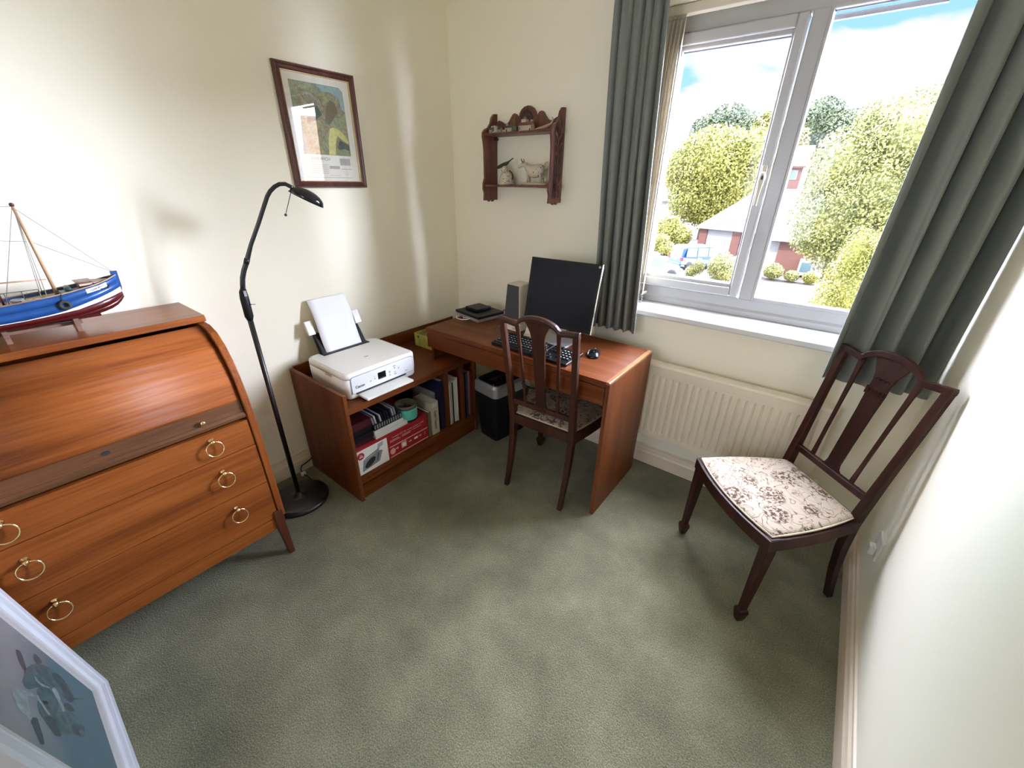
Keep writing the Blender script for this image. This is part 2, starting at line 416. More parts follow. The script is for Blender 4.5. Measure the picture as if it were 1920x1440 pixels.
def tapestry_mat():
    m, t, p = new_mat('cream_floral_tapestry')
    v = N(t, 'ShaderNodeTexVoronoi', {'Vector': coords(t), 'Scale': 8.5, 'Randomness': 0.7})
    patch = ramp(t, v.outputs['Distance'], [(0.40, (1, 1, 1)), (0.50, (0, 0, 0))])
    fl = N(t, 'ShaderNodeTexNoise', {'Vector': coords(t), 'Scale': 78.0, 'Detail': 4.0, 'Roughness': 0.7})
    blot = ramp(t, fl.outputs[0], [(0.485, (0, 0, 0)), (0.525, (1, 1, 1))])
    f1 = N(t, 'ShaderNodeMath', {0: patch, 1: blot}, operation='MULTIPLY')
    vn = N(t, 'ShaderNodeTexNoise', {'Vector': coords(t), 'Scale': 21.0, 'Detail': 0.6, 'Distortion': 1.8})
    d = N(t, 'ShaderNodeMath', {0: vn.outputs[0], 1: 0.5}, operation='SUBTRACT')
    ad = N(t, 'ShaderNodeMath', {0: d.outputs[0]}, operation='ABSOLUTE')
    vine = ramp(t, ad.outputs[0], [(0.014, (0.8, 0.8, 0.8)), (0.030, (0, 0, 0))])
    mxm = N(t, 'ShaderNodeMath', {0: f1.outputs[0], 1: vine}, operation='MAXIMUM')
    c = N(t, 'ShaderNodeMix', {0: mxm.outputs[0], 6: (0.42, 0.335, 0.25, 1), 7: (0.070, 0.032, 0.016, 1)}, data_type='RGBA')
    t.links.new(c.outputs[2], p.inputs['Base Color'])
    p.inputs['Roughness'].default_value = 0.85
    w = N(t, 'ShaderNodeTexNoise', {'Vector': coords(t), 'Scale': 700.0})
    bp = N(t, 'ShaderNodeBump', {'Height': w.outputs[0], 'Strength': 0.4, 'Distance': 0.001})
    t.links.new(bp.outputs[0], p.inputs['Normal'])
    return m
M['tapestry'] = tapestry_mat()
M['braid'] = plain('cream_braid', (0.55, 0.46, 0.33), 0.8, bump=0.6, bscale=500)

def map_mat():
    m, t, p = new_mat('printed_map_of_an_estuary')
    a = N(t, 'ShaderNodeTexNoise', {'Vector': coords(t, loc=(3.1, 0.4, 1.7)), 'Scale': 9.0, 'Detail': 6.0, 'Distortion': 1.4})
    col = ramp(t, a.outputs[0], [(0.30, (0.16, 0.27, 0.26)), (0.42, (0.27, 0.33, 0.22)), (0.50, (0.34, 0.33, 0.17)), (0.58, (0.24, 0.20, 0.12)), (0.70, (0.36, 0.40, 0.34))])
    g = N(t, 'ShaderNodeTexNoise', {'Vector': coords(t), 'Scale': 110.0, 'Detail': 3.0})
    mm = N(t, 'ShaderNodeMix', {0: 0.35, 6: col, 7: ramp(t, g.outputs[0], [(0.35, (0.1, 0.1, 0.07)), (0.65, (0.6, 0.6, 0.5))])}, data_type='RGBA', blend_type='OVERLAY')
    t.links.new(mm.outputs[2], p.inputs['Base Color']); p.inputs['Roughness'].default_value = 0.7
    return m
M['map'] = map_mat()
M['map_river'] = plain('map_yellow_mudflat', (0.56, 0.52, 0.20), 0.7, vary=0.12, vscale=60)
M['map_sea'] = plain('map_pale_sea', (0.28, 0.42, 0.40), 0.7, vary=0.15, vscale=40)
M['map_dark'] = plain('map_dark_wood', (0.07, 0.10, 0.08), 0.7, vary=0.25, vscale=60)
M['map_print'] = plain('map_grey_print', (0.42, 0.40, 0.38), 0.7)

def glass_mat(name, ior, tint=(1, 1, 1), rough=0.0):
    m, t, p = new_mat(name); t.nodes.remove(p)
    ge = t.nodes.new('ShaderNodeNewGeometry')      # the far face of the pane reflects like the near one
    io = N(t, 'ShaderNodeMapRange', {0: ge.outputs['Backfacing'], 3: ior, 4: 1/ior})
    fr = N(t, 'ShaderNodeFresnel', {'IOR': io.outputs[0]})
    tr = N(t, 'ShaderNodeBsdfTransparent', {'Color': (*tint, 1)})
    gl = N(t, 'ShaderNodeBsdfGlossy', {'Roughness': rough})
    mx = N(t, 'ShaderNodeMixShader', {0: fr.outputs[0], 1: tr.outputs[0], 2: gl.outputs[0]})
    t.links.new(mx.outputs[0], t.nodes['Material Output'].inputs[0])
    return m
M['glass'] = glass_mat('window_glass', 1.22)
M['soft_glass'] = glass_mat('non_reflective_picture_glass', 1.12, rough=0.25)
M['pic_glass'] = glass_mat('picture_glass', 1.6)

def painting_mat():
    m, t, p = new_mat('misty_blue_wash')
    tc_ = t.nodes.new('ShaderNodeTexCoord'); s = N(t, 'ShaderNodeSeparateXYZ', {0: tc_.outputs['Object']})
    n = N(t, 'ShaderNodeTexNoise', {'Vector': tc_.outputs['Object'], 'Scale': 5.0, 'Detail': 4.0})
    f = N(t, 'ShaderNodeMath', {0: n.outputs[0], 1: 0.25, 2: s.outputs[2]}, operation='MULTIPLY_ADD')
    t.links.new(ramp(t, f.outputs[0], [(0.20, (0.060, 0.135, 0.175)), (0.42, (0.10, 0.17, 0.22)), (0.62, (0.27, 0.27, 0.30))]), p.inputs['Base Color'])
    p.inputs['Roughness'].default_value = 0.8
    return m
M['paint_bg'] = painting_mat()
M['paint_dark'] = plain('dark_slate_brushwork', (0.045, 0.075, 0.09), 0.8, vary=0.3, vscale=60)
M['paint_mid'] = plain('slate_blue_brushwork', (0.075, 0.125, 0.145), 0.8, vary=0.35, vscale=45)
M['paint_light'] = plain('pale_grey_brushwork', (0.28, 0.32, 0.33), 0.8, vary=0.3, vscale=45)

# outdoors
def brick_mat(name, c1, c2, mortar, s=4.0):
    m, t, p = new_mat(name)
    tc_ = t.nodes.new('ShaderNodeTexCoord'); sp = N(t, 'ShaderNodeSeparateXYZ', {0: tc_.outputs['Object']})
    ad = N(t, 'ShaderNodeMath', {0: sp.outputs[0], 1: sp.outputs[1]}, operation='ADD')
    cb = N(t, 'ShaderNodeCombineXYZ', {0: ad.outputs[0], 1: sp.outputs[2]})
    b = N(t, 'ShaderNodeTexBrick', {'Vector': cb.outputs[0], 'Scale': s, 'Color1': (*c1, 1), 'Color2': (*c2, 1), 'Mortar': (*mortar, 1), 'Mortar Size': 0.02})
    t.links.new(b.outputs[0], p.inputs['Base Color']); p.inputs['Roughness'].default_value = 0.9
    return m
def tile_mat(name, a, b_, k=0.75):
    m, t, p = new_mat(name)
    w = N(t, 'ShaderNodeTexWave', {'Vector': coords(t), 'Scale': k, 'Distortion': 1.2, 'Detail': 2.0, 'Detail Scale': 6.0}, bands_direction='Z', wave_profile='SAW')
    t.links.new(ramp(t, w.outputs[0], [(0.0, b_), (0.16, a), (1.0, a)]), p.inputs['Base Color']); p.inputs['Roughness'].default_value = 0.9
    return m
def leaf_mat(name, stops, scale=0.9):
    m, t, p = new_mat(name)
    a = N(t, 'ShaderNodeTexNoise', {'Vector': coords(t), 'Scale': scale, 'Detail': 3.0})
    b = N(t, 'ShaderNodeTexNoise', {'Vector': coords(t), 'Scale': scale*9, 'Detail': 2.0})
    s = N(t, 'ShaderNodeMath', {0: a.outputs[0], 1: 0.55}, operation='MULTIPLY')
    s2 = N(t, 'ShaderNodeMath', {0: b.outputs[0], 1: 0.45, 2: s.outputs[0]}, operation='MULTIPLY_ADD')
    t.links.new(ramp(t, s2.outputs[0], stops), p.inputs['Base Color'])
    p.inputs['Roughness'].default_value = 0.7
    return m
M['brick'] = brick_mat('red_brick', (0.0949, 0.0316, 0.0232), (0.1233, 0.0464, 0.0358), (0.1233, 0.0843, 0.0717))
M['tiles'] = tile_mat('pinkish_roof_tiles', (0.0581, 0.0401, 0.0378), (0.0235, 0.0149, 0.0138))
M['tiles_red'] = tile_mat('orange_roof_tiles', (0.0833, 0.0338, 0.0222), (0.0416, 0.0156, 0.0111))
M['tiles_big'] = tile_mat('sunlit_concrete_tiles', (0.62, 0.42, 0.28), (0.16, 0.07, 0.04), 0.6)
M['extwhite'] = plain('white_garage_paint', (0.2108, 0.2108, 0.2108), 0.6)
M['extcream'] = plain('pale_render', (0.2232, 0.1860, 0.1550), 0.8)
M['extwall_bright'] = plain('white_render', (0.8, 0.8, 0.8), 0.8)
M['lawn'] = plain('dry_lawn', (0.0244, 0.0162, 0.0062), 0.95, vary=0.3, vscale=1.5)
M['drive'] = plain('pale_driveway', (0.0536, 0.0474, 0.0409), 0.9, vary=0.1, vscale=1.0)
M['bark'] = plain('grey_bark', (0.07, 0.055, 0.04), 0.9)
M['leaf_yellow'] = leaf_mat('yellow_green_foliage', [(0.33, (0.0856, 0.0885, 0.0128)), (0.5, (0.1710, 0.1719, 0.0261)), (0.62, (0.2510, 0.2292, 0.0436))], 1.2)
M['leaf_pale'] = leaf_mat('pale_birch_foliage', [(0.36, (0.0669, 0.0818, 0.0267)), (0.5, (0.1712, 0.1784, 0.0517)), (0.64, (0.2976, 0.2773, 0.0802))], 0.9)
M['leaf_dark'] = leaf_mat('blue_green_foliage', [(0.36, (0.0277, 0.0443, 0.0298)), (0.5, (0.0644, 0.0875, 0.0446)), (0.64, (0.1197, 0.1427, 0.0670))], 0.4)
M['leaf_olive'] = leaf_mat('olive_foliage', [(0.36, (0.0774, 0.0872, 0.0232)), (0.5, (0.1677, 0.1628, 0.0426)), (0.64, (0.2579, 0.2325, 0.0775))], 1.5)
M['van_blue'] = plain('blue_car_paint', (0.002, 0.040, 0.16), 0.4, vary=0.05)
M['car_silver'] = plain('pale_silver_paint', (0.1612, 0.1674, 0.1736), 0.25, vary=0.03, coat=0.5)
M['car_glass'] = plain('car_window_glass', (0.07, 0.11, 0.13), 0.08)
M['lamp_red'] = plain('red_tail_lens', (0.30, 0.01, 0.02), 0.2)
M['plate'] = plain('yellow_plate', (0.20, 0.18, 0.06), 0.5)
M['tyre'] = plain('tyre_rubber', (0.02, 0.02, 0.02), 0.8)

# ================================================================== the room
W, YN, H = 2.52, -3.30, 2.42
WX0, WX1, WZ0, WZ1 = 1.19, 2.41, 0.905, 2.165     # window opening
struct('floor', B().box(-0.1, W+0.1, YN-0.1, 0.3, -0.12, 0), M['carpet'])
struct('ceiling', B().box(-0.1, W+0.1, YN-0.1, 0.3, H, H+0.12), M['ceiling'])
struct('wall_left', B().box(-0.12, 0, YN, 0.28, 0, H), M['wall'])
struct('wall_right', B().box(W, W+0.12, YN, 0.28, 0, H), M['wall'])
wf_ = B(); wf_.box(-0.12, 0.98, YN-0.12, YN, 0, H); wf_.box(1.78, W+0.12, YN-0.12, YN, 0, H); wf_.box(0.98, 1.78, YN-0.12, YN, 2.0, H)  # open doorway added so that fill light enters
struct('wall_front', wf_, M['wall'])
# unseen landing and window added behind the camera for fill light
struct('floor_added_landing', B().box(0.3, 2.6, -4.62, YN-0.1, -0.12, 0), M['carpet'])
struct('ceiling_added_landing', B().box(0.3, 2.6, -4.62, YN-0.12, H, H+0.12), M['ceiling'])
lw_ = B(); lw_.box(0.3, 0.4, -4.6, YN-0.12, 0, H); lw_.box(2.5, 2.6, -4.6, YN-0.12, 0, H)
lw_.box(0.3, 0.75, -4.7, -4.6, 0, H); lw_.box(2.05, 2.6, -4.7, -4.6, 0, H); lw_.box(0.75, 2.05, -4.7, -4.6, 0, 0.85); lw_.box(0.75, 2.05, -4.7, -4.6, 2.15, H)
struct('wall_added_landing', lw_, M['wall'])
dfr = B(); dfr.box(0.95, 0.98, YN-0.13, YN+0.012, 0, 2.03); dfr.box(1.78, 1.81, YN-0.13, YN+0.012, 0, 2.03); dfr.box(0.98, 1.78, YN-0.13, YN+0.012, 2.0, 2.03)  # frame of the added doorway
struct('door_1', dfr, M['gloss'])
wb = B()
wb.box(0, WX0, 0, 0.26, 0, H); wb.box(WX1, W, 0, 0.26, 0, H)
wb.box(WX0, WX1, 0, 0.26, 0, WZ0-0.03); wb.box(WX0, WX1, 0, 0.26, WZ1, H)
struct('wall_back', wb, M['wall'])
def skirt(name, x0, x1, y0, y1, ax, s):
    """stepped profile board: s is the direction the face looks along the thin axis"""
    b = B(); prof = [(0, 0), (0.020, 0), (0.020, 0.072), (0.016, 0.082), (0.013, 0.094), (0.007, 0.102), (0.006, 0.112), (0, 0.116)]
    if ax == 'x': b.prism([((x0 if s > 0 else x1) + s*p, q) for p, q in prof], 'y', y0, y1)
    else: b.prism([((y0 if s > 0 else y1) + s*p, q) for p, q in prof], 'x', x0, x1)
    return struct(name, b, M['gloss'])
skirt('baseboard_left', 0.0, 0.02, YN, -0.012, 'x', 1)
skirt('baseboard_right', 2.50, W, YN, 0, 'x', -1)
skirt('baseboard_back', 0.0, W, -0.02, 0, 'y', -1)
skirt('baseboard_front', 0.02, 0.95, YN, YN+0.02, 'y', 1)

# sill: a board with a rounded nose that laps over the wall
sb = B().prism([(-0.037, WZ0-0.018), (-0.037, 0.908), (-0.032, 0.917), (0.205, 0.917), (0.205, WZ0-0.03), (0.0, WZ0-0.03), (-0.03, WZ0-0.03)], 'x', WX0-0.05, WX1+0.05)
sb = B().prism([(-0.030, WZ0-0.022), (-0.037, WZ0-0.015), (-0.037, 0.910), (-0.031, 0.917), (0.0, 0.917), (0.0, WZ0-0.022)], 'x', WX0-0.045, WX1+0.045)
sb.box(WX0+0.0005, WX1-0.0005, 0, 0.255, WZ0-0.0295, 0.917)
struct('trim_1', sb, M['sillw'])

# window: outer frame, opening sash on the left light, fixed right light
def ring(b, x0, x1, z0, z1, wl, wr, wb_, wt, y0, y1):
    b.box(x0, x0+wl, y0, y1, z0, z1); b.box(x1-wr, x1, y0, y1, z0, z1)
    b.box(x0+wl, x1-wr, y0, y1, z0, z0+wb_); b.box(x0+wl, x1-wr, y0, y1, z1-wt, z1)
win = struct('window_1', B().box(WX0+0.001, WX0+0.002, 0.2, 0.21, 1.5, 1.51), M['upvc'])
fb = B(); ring(fb, WX0+0.001, WX1-0.001, 0.917, WZ1-0.001, 0.045, 0.05, 0.085, 0.07, 0.172, 0.245)
fb.box(1.764, 1.822, 0.170, 0.245, 1.00, 2.096)
part('window_frame', fb, M['upvc'], win, bevel=0.004)
fs = B()    # sloping bead at the foot of the frame
fs.prism([(0.172, 0.919), (0.160, 0.919), (0.158, 0.945), (0.172, 0.955)], 'x', WX0+0.001, WX1-0.001)
part('cill_bead', fs, M['upvc'], win)
sa = B(); ring(sa, 1.228, 1.757, 1.010, 2.090, 0.052, 0.036, 0.040, 0.045, 0.150, 0.214)
sash = part('opening_sash', sa, M['upvc'], win, bevel=0.006, seg=3)
gb = B(); ring(gb, 1.279, 1.722, 1.049, 2.046, 0.017, 0.010, 0.018, 0.017, 0.160, 0.196)
part('glazing_bead', gb, M['upvc'], sash, bevel=0.003)
gg = B(); ring(gg, 1.295, 1.713, 1.066, 2.030, 0.003, 0.003, 0.003, 0.003, 0.186, 0.20)
part('gasket', gg, M['gasket'], sash)
part('pane', B().box(1.297, 1.711, 0.192, 0.196, 1.068, 2.028), M['glass'], sash)
hb = B(); hb.box(1.730, 1.750, 0.138, 0.150, 1.500, 1.580)
hd = part('window_handle', hb, M['beige'], sash, bevel=0.003)
hx = B(); hx.ball((1.741, 0.132, 1.534), (0.014, 0.012, 0.022))
hx.loft([[Vector((1.741+dx*w, 0.124+dy, z)) for dx, dy in ((-1, -.005), (1, -.005), (1, .005), (-1, .005))] for z, w in ((1.55, .007), (1.52, .011), (1.49, .008), (1.44, .006), (1.42, .006))])
part('lever', hx, M['beige'], hd, bevel=0.002)
part('lock', B().ball((1.743, 0.119, 1.532), (0.006, 0.004, 0.009)), M['ink'], hd)
gb = B(); ring(gb, 1.820, 2.362, 1.000, 2.100, 0.012, 0.012, 0.018, 0.014, 0.166, 0.20)
part('glazing_bead', gb, M['upvc'], win, bevel=0.003)
gg = B(); ring(gg, 1.830, 2.352, 1.016, 2.088, 0.003, 0.003, 0.003, 0.003, 0.186, 0.204)
part('gasket', gg, M['gasket'], win)
part('pane', B().box(1.832, 2.350, 0.192, 0.196, 1.018, 2.086), M['glass'], win)
# trickle vent strip above the fixed light, outside
part('drip_rail', B().box(1.83, 2.15, 0.235, 0.250, 2.068, 2.084), M['grey_plastic'], win)

# vertical blind gathered beside the curtain
vb = thing('vertical_blind', 'cream vertical blind gathered into a narrow stack beside the window frame', 'blind', (1.30, 0.08, 0.95))
part('head_rail', B().box(1.215, 2.38, 0.060, 0.10, 2.130, 2.163), M['beige'], vb, bevel=0.003)
slat = B()
def slatfn(x, i):
    def fn(u, v):
        z = 0.975 + (2.125-0.975)*v; w = 0.088*(1-0.35*max(0, (v-0.965)/0.035))
        return (x - (u-.5)*0.027 + 0.003*math.sin(u*PI), 0.085 + (u-.5)*w, z)
    return fn
prevs = None
for i in range(5):
    s_ = B().grid(slatfn(1.250+0.0160*i, i), 6, 12)
    o = part('slat', s_, M['blind'], vb, solid=0.0008)
    wgt = B().box(1.2500+0.0160*i, 1.2590+0.0160*i, 0.045, 0.125, 0.968, 0.976)
    for k in range(6): wgt.ball((1.262+0.0160*i+0.002*(k % 2), 0.048, 0.966-0.0065*k), 0.0026, n=6, k=4)
    part('chain_weight', wgt, M['chain'], o)

# curtains
def curtain(label, xt0, xt1, xb0, xb1, zt, zb, yc, folds, amp, seed, yb=None, lift=0.02):
    rnd = random.Random(seed); nu, nz = folds*18, 46
    ph = [rnd.uniform(-.35, .35) for _ in range(folds+1)]; am = [rnd.uniform(.65, 1.15) for _ in range(folds+1)]
    wd = [rnd.uniform(.75, 1.3) for _ in range(folds)]; tot = sum(wd); cum = [0]
    for w in wd: cum.append(cum[-1]+w/tot)
    def fn(u, v):
        z = zt + (zb-zt)*v
        k = min(folds-1, max(0, sum(1 for c in cum[1:-1] if u > c))); f = (u-cum[k])/(cum[k+1]-cum[k])
        x0 = xt0 + (xb0-xt0)*v; x1 = xt1 + (xb1-xt1)*v
        a = amp*(am[k]*(1-f)+am[k+1]*f)*(0.62 + 0.38*min(1, v*2.2))
        g = math.exp(-v*14)
        s1 = math.sin(2*PI*f - PI/2)
        y = yc + a*0.5*s1*(abs(s1)**(-0.25) if abs(s1) > .02 else 1) * (1-.5*g) + g*0.010*math.sin(2*PI*(u*folds*2.3)+seed) + 0.006*math.sin(3*v+ph[k]*6+k)
        x = x0 + (x1-x0)*u + 0.012*math.sin(2*PI*f + ph[k]*2 + v*1.5)*(1-.6*g)
        if v == 1: z += 0.010*math.sin(2*PI*f*1.0 + 1 + ph[k]) - lift*u*0
        return (x, y, z)
    r = thing('curtain', label, 'curtain', ((xb0+xb1)/2, yc, zb), 'grey-green window curtains')
    part('curtain_panel', B().grid(fn, nu, nz), M['curtain'], r, solid=0.0035)
    hb_ = B()
    for i in range(folds*3):
        u = (i+.5)/(folds*3); hb_.box(xt0+(xt1-xt0)*u-0.004, xt0+(xt1-xt0)*u+0.004, yc+0.012, yc+0.022, zt-0.004, zt+0.009)
    part('curtain_hook', hb_, M['white'], r)
    return r
curtain('grey-green curtain behind the desk monitor, gathered tightly', 1.080, 1.310, 1.120, 1.365, 2.230, 0.800, -0.092, 5, 0.075, 3)
curtain('wider grey-green curtain hanging in the corner behind the empty chair', 2.205, 2.505, 2.170, 2.490, 2.230, 0.800, -0.090, 4, 0.082, 5)
ct = thing('curtain_track', 'white plastic curtain track above the window', 'curtain track', (1.79, -0.06, 2.26))
part('rail', B().box(1.02, 2.515, -0.100, -0.085, 2.240, 2.262), M['white'], ct)
for x in (1.1, 1.8, 2.45): part('bracket', B().box(x-.012, x+.012, -0.086, 0.0, 2.246, 2.275), M['white'], ct)

# radiator
rd = thing('radiator', 'cream pressed steel panel radiator below the window sill', 'radiator', (1.81, -0.06, 0.235))
rx0, rx1, rz0, rz1 = 1.345, 2.275, 0.235, 0.668
rp = B(); xs = []
x = rx0+0.02
pitch = 0.0333
prof = [(rx0, -0.100)]
n_ = int((rx1-rx0-0.04)/pitch)
for i in range(n_):
    a = rx0+0.02+i*(rx1-rx0-0.04)/n_; w = (rx1-rx0-0.04)/n_
    prof += [(a+0.0005, -0.100), (a+0.003, -0.094), (a+0.006, -0.094), (a+0.010, -0.101), (a+w*0.6, -0.103), (a+w-0.004, -0.101)]
prof += [(rx1, -0.100)]
def rib_ring(z, k):
    return [Vector((px, -0.101 + (py+0.101)*k, z)) for px, py in prof] + [Vector((rx1, -0.086, z)), Vector((rx0, -0.086, z))]
rp.loft([rib_ring(z, k) for z, k in ((rz0, 0), (rz0+0.030, 0), (rz0+0.046, 1), (rz1-0.075, 1), (rz1-0.060, 0), (rz1-0.048, 0))])
part('front_panel', rp, M['radiator'], rd)
part('top_rail', B().prism([(-0.103, rz1-0.048), (-0.103, rz1-0.010), (-0.097, rz1), (-0.045, rz1), (-0.045, rz1-0.02), (-0.086, rz1-0.02), (-0.086, rz1-0.048)], 'x', rx0, rx1), M['radiator'], rd, bevel=0.002)
part('back_panel', B().box(rx0, rx1, -0.055, -0.045, rz0, rz1-0.02), M['radiator'], rd)
for x in (rx0+0.002, rx1-0.006): part('end_cheek', B().box(x, x+0.004, -0.086, -0.055, rz0+0.02, rz1-0.005), M['radiator'], rd)
part('valve', B().tube([(rx1+0.001, -0.075, 0.262), (rx1+0.03, -0.075, 0.262)], 0.010).tube([(rx1+0.03, -0.075, 0.0), (rx1+0.03, -0.075, 0.25)], 0.0075).tube([(rx1+0.03, -0.075, 0.25), (rx1+0.03, -0.075, 0.30)], 0.014), M['white'], rd)
part('pipe', B().tube([(rx0-0.001, -0.075, 0.262), (rx0-0.03, -0.075, 0.262), (rx0-0.03, -0.075, 0.0)], 0.0075), M['radiator'], rd)
# wall socket
sk = thing('wall_socket', 'white wall socket low on the wall beside the empty chair', 'socket', (W, -0.40, 0.32))
part('face_plate', B().box(W-0.010, W, -0.443, -0.357, 0.275, 0.362), M['soil'], sk, bevel=0.003)
part('plug', B().box(W-0.030, W-0.010, -0.425, -0.390, 0.285, 0.320), M['soil'], sk, bevel=0.004)

# ================================================================== roll-top bureau
bu = thing('roll_top_bureau', 'teak roll-top bureau with brass ring pulls standing by the lamp', 'bureau', (0.27, -2.04, 0))
BY0, BY1 = -2.445, -1.632
PR = [(0.535, 0.21), (0.537, 0.40), (0.536, 0.56), (0.530, 0.70), (0.519, 0.78), (0.503, 0.85), (0.480, 0.91), (0.447, 0.96), (0.400, 1.000), (0.350, 1.016)]
side = [(0.03, 0.21)] + PR + [(0.30, 1.017), (0.03, 1.017)]
for y in (BY1-0.024, BY0): part('side_panel', B().prism(side, 'y', y, y+0.024), M['teak_z'], bu, bevel=0.003)
part('top_board', B().box(0.021, 0.302, BY0-0.008, BY1+0.006, 1.017, 1.041), M['teak_top'], bu, bevel=0.0035, seg=3)
part('back_board', B().box(0.024, 0.030, BY0, BY1, 0.21, 1.017), M['teak_y'], bu)
def inset(p, d=0.011):
    return (p[0]-d, p[1]-d*0.6 if p[1] > .9 else p[1])
def prof_x(z, d=0.0):
    pts = PR
    for (xa, za), (xb, zb) in zip(pts, pts[1:]):
        if za <= z <= zb: return xa + (xb-xa)*(z-za)/(zb-za) - d
    return pts[0][0]-d if z < pts[0][1] else pts[-1][0]-d
# tambour: narrow slats following the curve, one flexible sheet
arc = []
pts = [(prof_x(z)-0.012, z-0.004) for z in (0.772, 0.81, 0.85)] + [(PR[i][0]-0.011, PR[i][1]-0.010) for i in range(6, 10)] + [(0.31, 1.008)]
fine = []
for (xa, za), (xb, zb) in zip(pts, pts[1:]):
    L = math.hypot(xb-xa, zb-za); k = max(1, int(L/0.006))
    fine += [(xa+(xb-xa)*i/k, za+(zb-za)*i/k) for i in range(k)]
fine.append(pts[-1])
tb = B(); rows = []
for i, (x, z) in enumerate(fine):
    d = 0.0012 if i % 4 == 0 else 0.0
    rows.append((x-d*0.7, z-d*0.7))
vs = []; 
for x, z in rows: vs += [(x, BY0+0.026, z), (x, BY1-0.026, z)]
tb.smooth = True
tb.add(vs, [(2*i, 2*i+1, 2*i+3, 2*i+2) for i in range(len(rows)-1)])
tb.smooth = False
part('tambour_shutter', tb, M['teak_y'], bu, solid=0.004)
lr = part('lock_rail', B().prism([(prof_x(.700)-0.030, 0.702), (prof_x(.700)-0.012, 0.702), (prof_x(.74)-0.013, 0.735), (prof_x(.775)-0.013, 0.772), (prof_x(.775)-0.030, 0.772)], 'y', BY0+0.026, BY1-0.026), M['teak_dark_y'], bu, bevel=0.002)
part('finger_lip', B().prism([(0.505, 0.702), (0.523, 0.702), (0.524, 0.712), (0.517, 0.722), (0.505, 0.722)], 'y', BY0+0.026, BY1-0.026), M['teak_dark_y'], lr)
Rside = Matrix.Rotation(PI/2, 4, 'Y')
for y in (-1.790, -2.288): part('knob', B().lathe([(0.003, 0), (0.003, 0.008), (0.008, 0.012), (0.009, 0.018), (0.004, 0.022)], (0.508, y, 0.735), 14, Rside), M['brass'], lr)
part('keyhole', B().prism([(-2.039+0.010*math.cos(a), 0.744+0.006*math.sin(a)) for a in [2*PI*k/14 for k in range(14)]], 'x', 0.500, 0.5125), M['ink'], lr)
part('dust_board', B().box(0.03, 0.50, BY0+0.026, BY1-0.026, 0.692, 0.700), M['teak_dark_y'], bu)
def ring_pull(y, z, parent):
    x = prof_x(z)
    p_ = part('ring_pull', B().lathe([(0.010, 0), (0.010, 0.002), (0.004, 0.004), (0.004, 0.010), (0.0075, 0.013), (0.0085, 0.018), (0.005, 0.023), (0.001, 0.024)], (x-0.005, y, z), 16, Rside), M['brass'], parent)
    mt = Matrix.Rotation(PI/2 - 0.22, 4, 'Y')
    part('ring', B().torus((x+0.0155, y, z-0.0265), 0.0265, 0.0026, mt, 36, 8), M['brass'], p_)
for z0, z1, zk in ((0.583, 0.690, 0.662), (0.402, 0.580, 0.527), (0.214, 0.399, 0.352)):
    b = B().prism([(prof_x(z0)-0.028, z0), (prof_x(z0)-0.006, z0), (prof_x((z0+z1)/2)-0.006, (z0+z1)/2), (prof_x(z1)-0.006, z1), (prof_x(z1)-0.028, z1)], 'y', BY0+0.027, BY1-0.027)
    d = part('drawer', b, M['teak_y'], bu, bevel=0.0012)
    for y in (-1.787, -2.286): ring_pull(y, zk, d)
part('base_rail', B().box(0.495, 0.527, BY0+0.03, BY1-0.03, 0.152, 0.209), M['teak_y'], bu, bevel=0.002)
part('base_rail', B().box(0.03, 0.495, BY1-0.05, BY1-0.03, 0.155, 0.212), M['teak_y'], bu)
for y, s in ((BY1-0.026, 1), (BY0+0.026, -1)):
    for x, q in ((0.520, 1), (0.055, -1)):
        rg = []
        for z, h, ox in ((0.245, 0.017, 0), (0.20, 0.018, 0), (0.15, 0.017, 0.001), (0.0, 0.0115, 0.012)):
            cx, cy = x+ox*q, y+s*ox*0.6
            rg.append([Vector((cx-h, cy-h, z)), Vector((cx+h, cy-h, z)), Vector((cx+h, cy+h, z)), Vector((cx-h, cy+h, z))])
        part('leg', B().loft(rg), M['leg_dark'], bu, bevel=0.003)

# ================================================================== model fishing boat
bo = thing('model_boat', 'model fishing boat with blue, white and oxblood hull on the bureau', 'model boat', (0.16, -2.1, 1.041))
CX = 0.165
def lerp_t(tbl, y):
    for (a, va), (b, vb) in zip(tbl, tbl[1:]):
        if b <= y <= a: return va + (vb-va)*(a-y)/(a-b)
    return tbl[0][1] if y > tbl[0][0] else tbl[-1][1]
sheer = [(-1.805, 1.196), (-1.86, 1.180), (-1.955, 1.165), (-2.083, 1.153), (-2.25, 1.152), (-2.42, 1.172)]
zblue = [(-1.805, 1.157), (-1.86, 1.141), (-1.965, 1.114), (-2.03, 1.106), (-2.2, 1.102), (-2.42, 1.120)]
zwhite = [(-1.805, 1.141), (-1.84, 1.133), (-1.93, 1.113), (-2.03, 1.104), (-2.2, 1.100), (-2.42, 1.117)]
zkeel = [(-1.805, 1.122), (-1.818, 1.106), (-1.835, 1.094), (-1.86, 1.086), (-1.90, 1.081), (-2.00, 1.077), (-2.40, 1.073), (-2.42, 1.080)]
beam = [(-1.805, 0.003), (-1.83, 0.024), (-1.87, 0.043), (-1.93, 0.056), (-2.03, 0.060), (-2.25, 0.060), (-2.36, 0.048), (-2.42, 0.022)]
hy = [-1.805, -1.815, -1.83, -1.85, -1.87, -1.90, -1.93, -1.96, -2.0, -2.05, -2.1, -2.16, -2.22, -2.28, -2.33, -2.37, -2.40, -2.42]
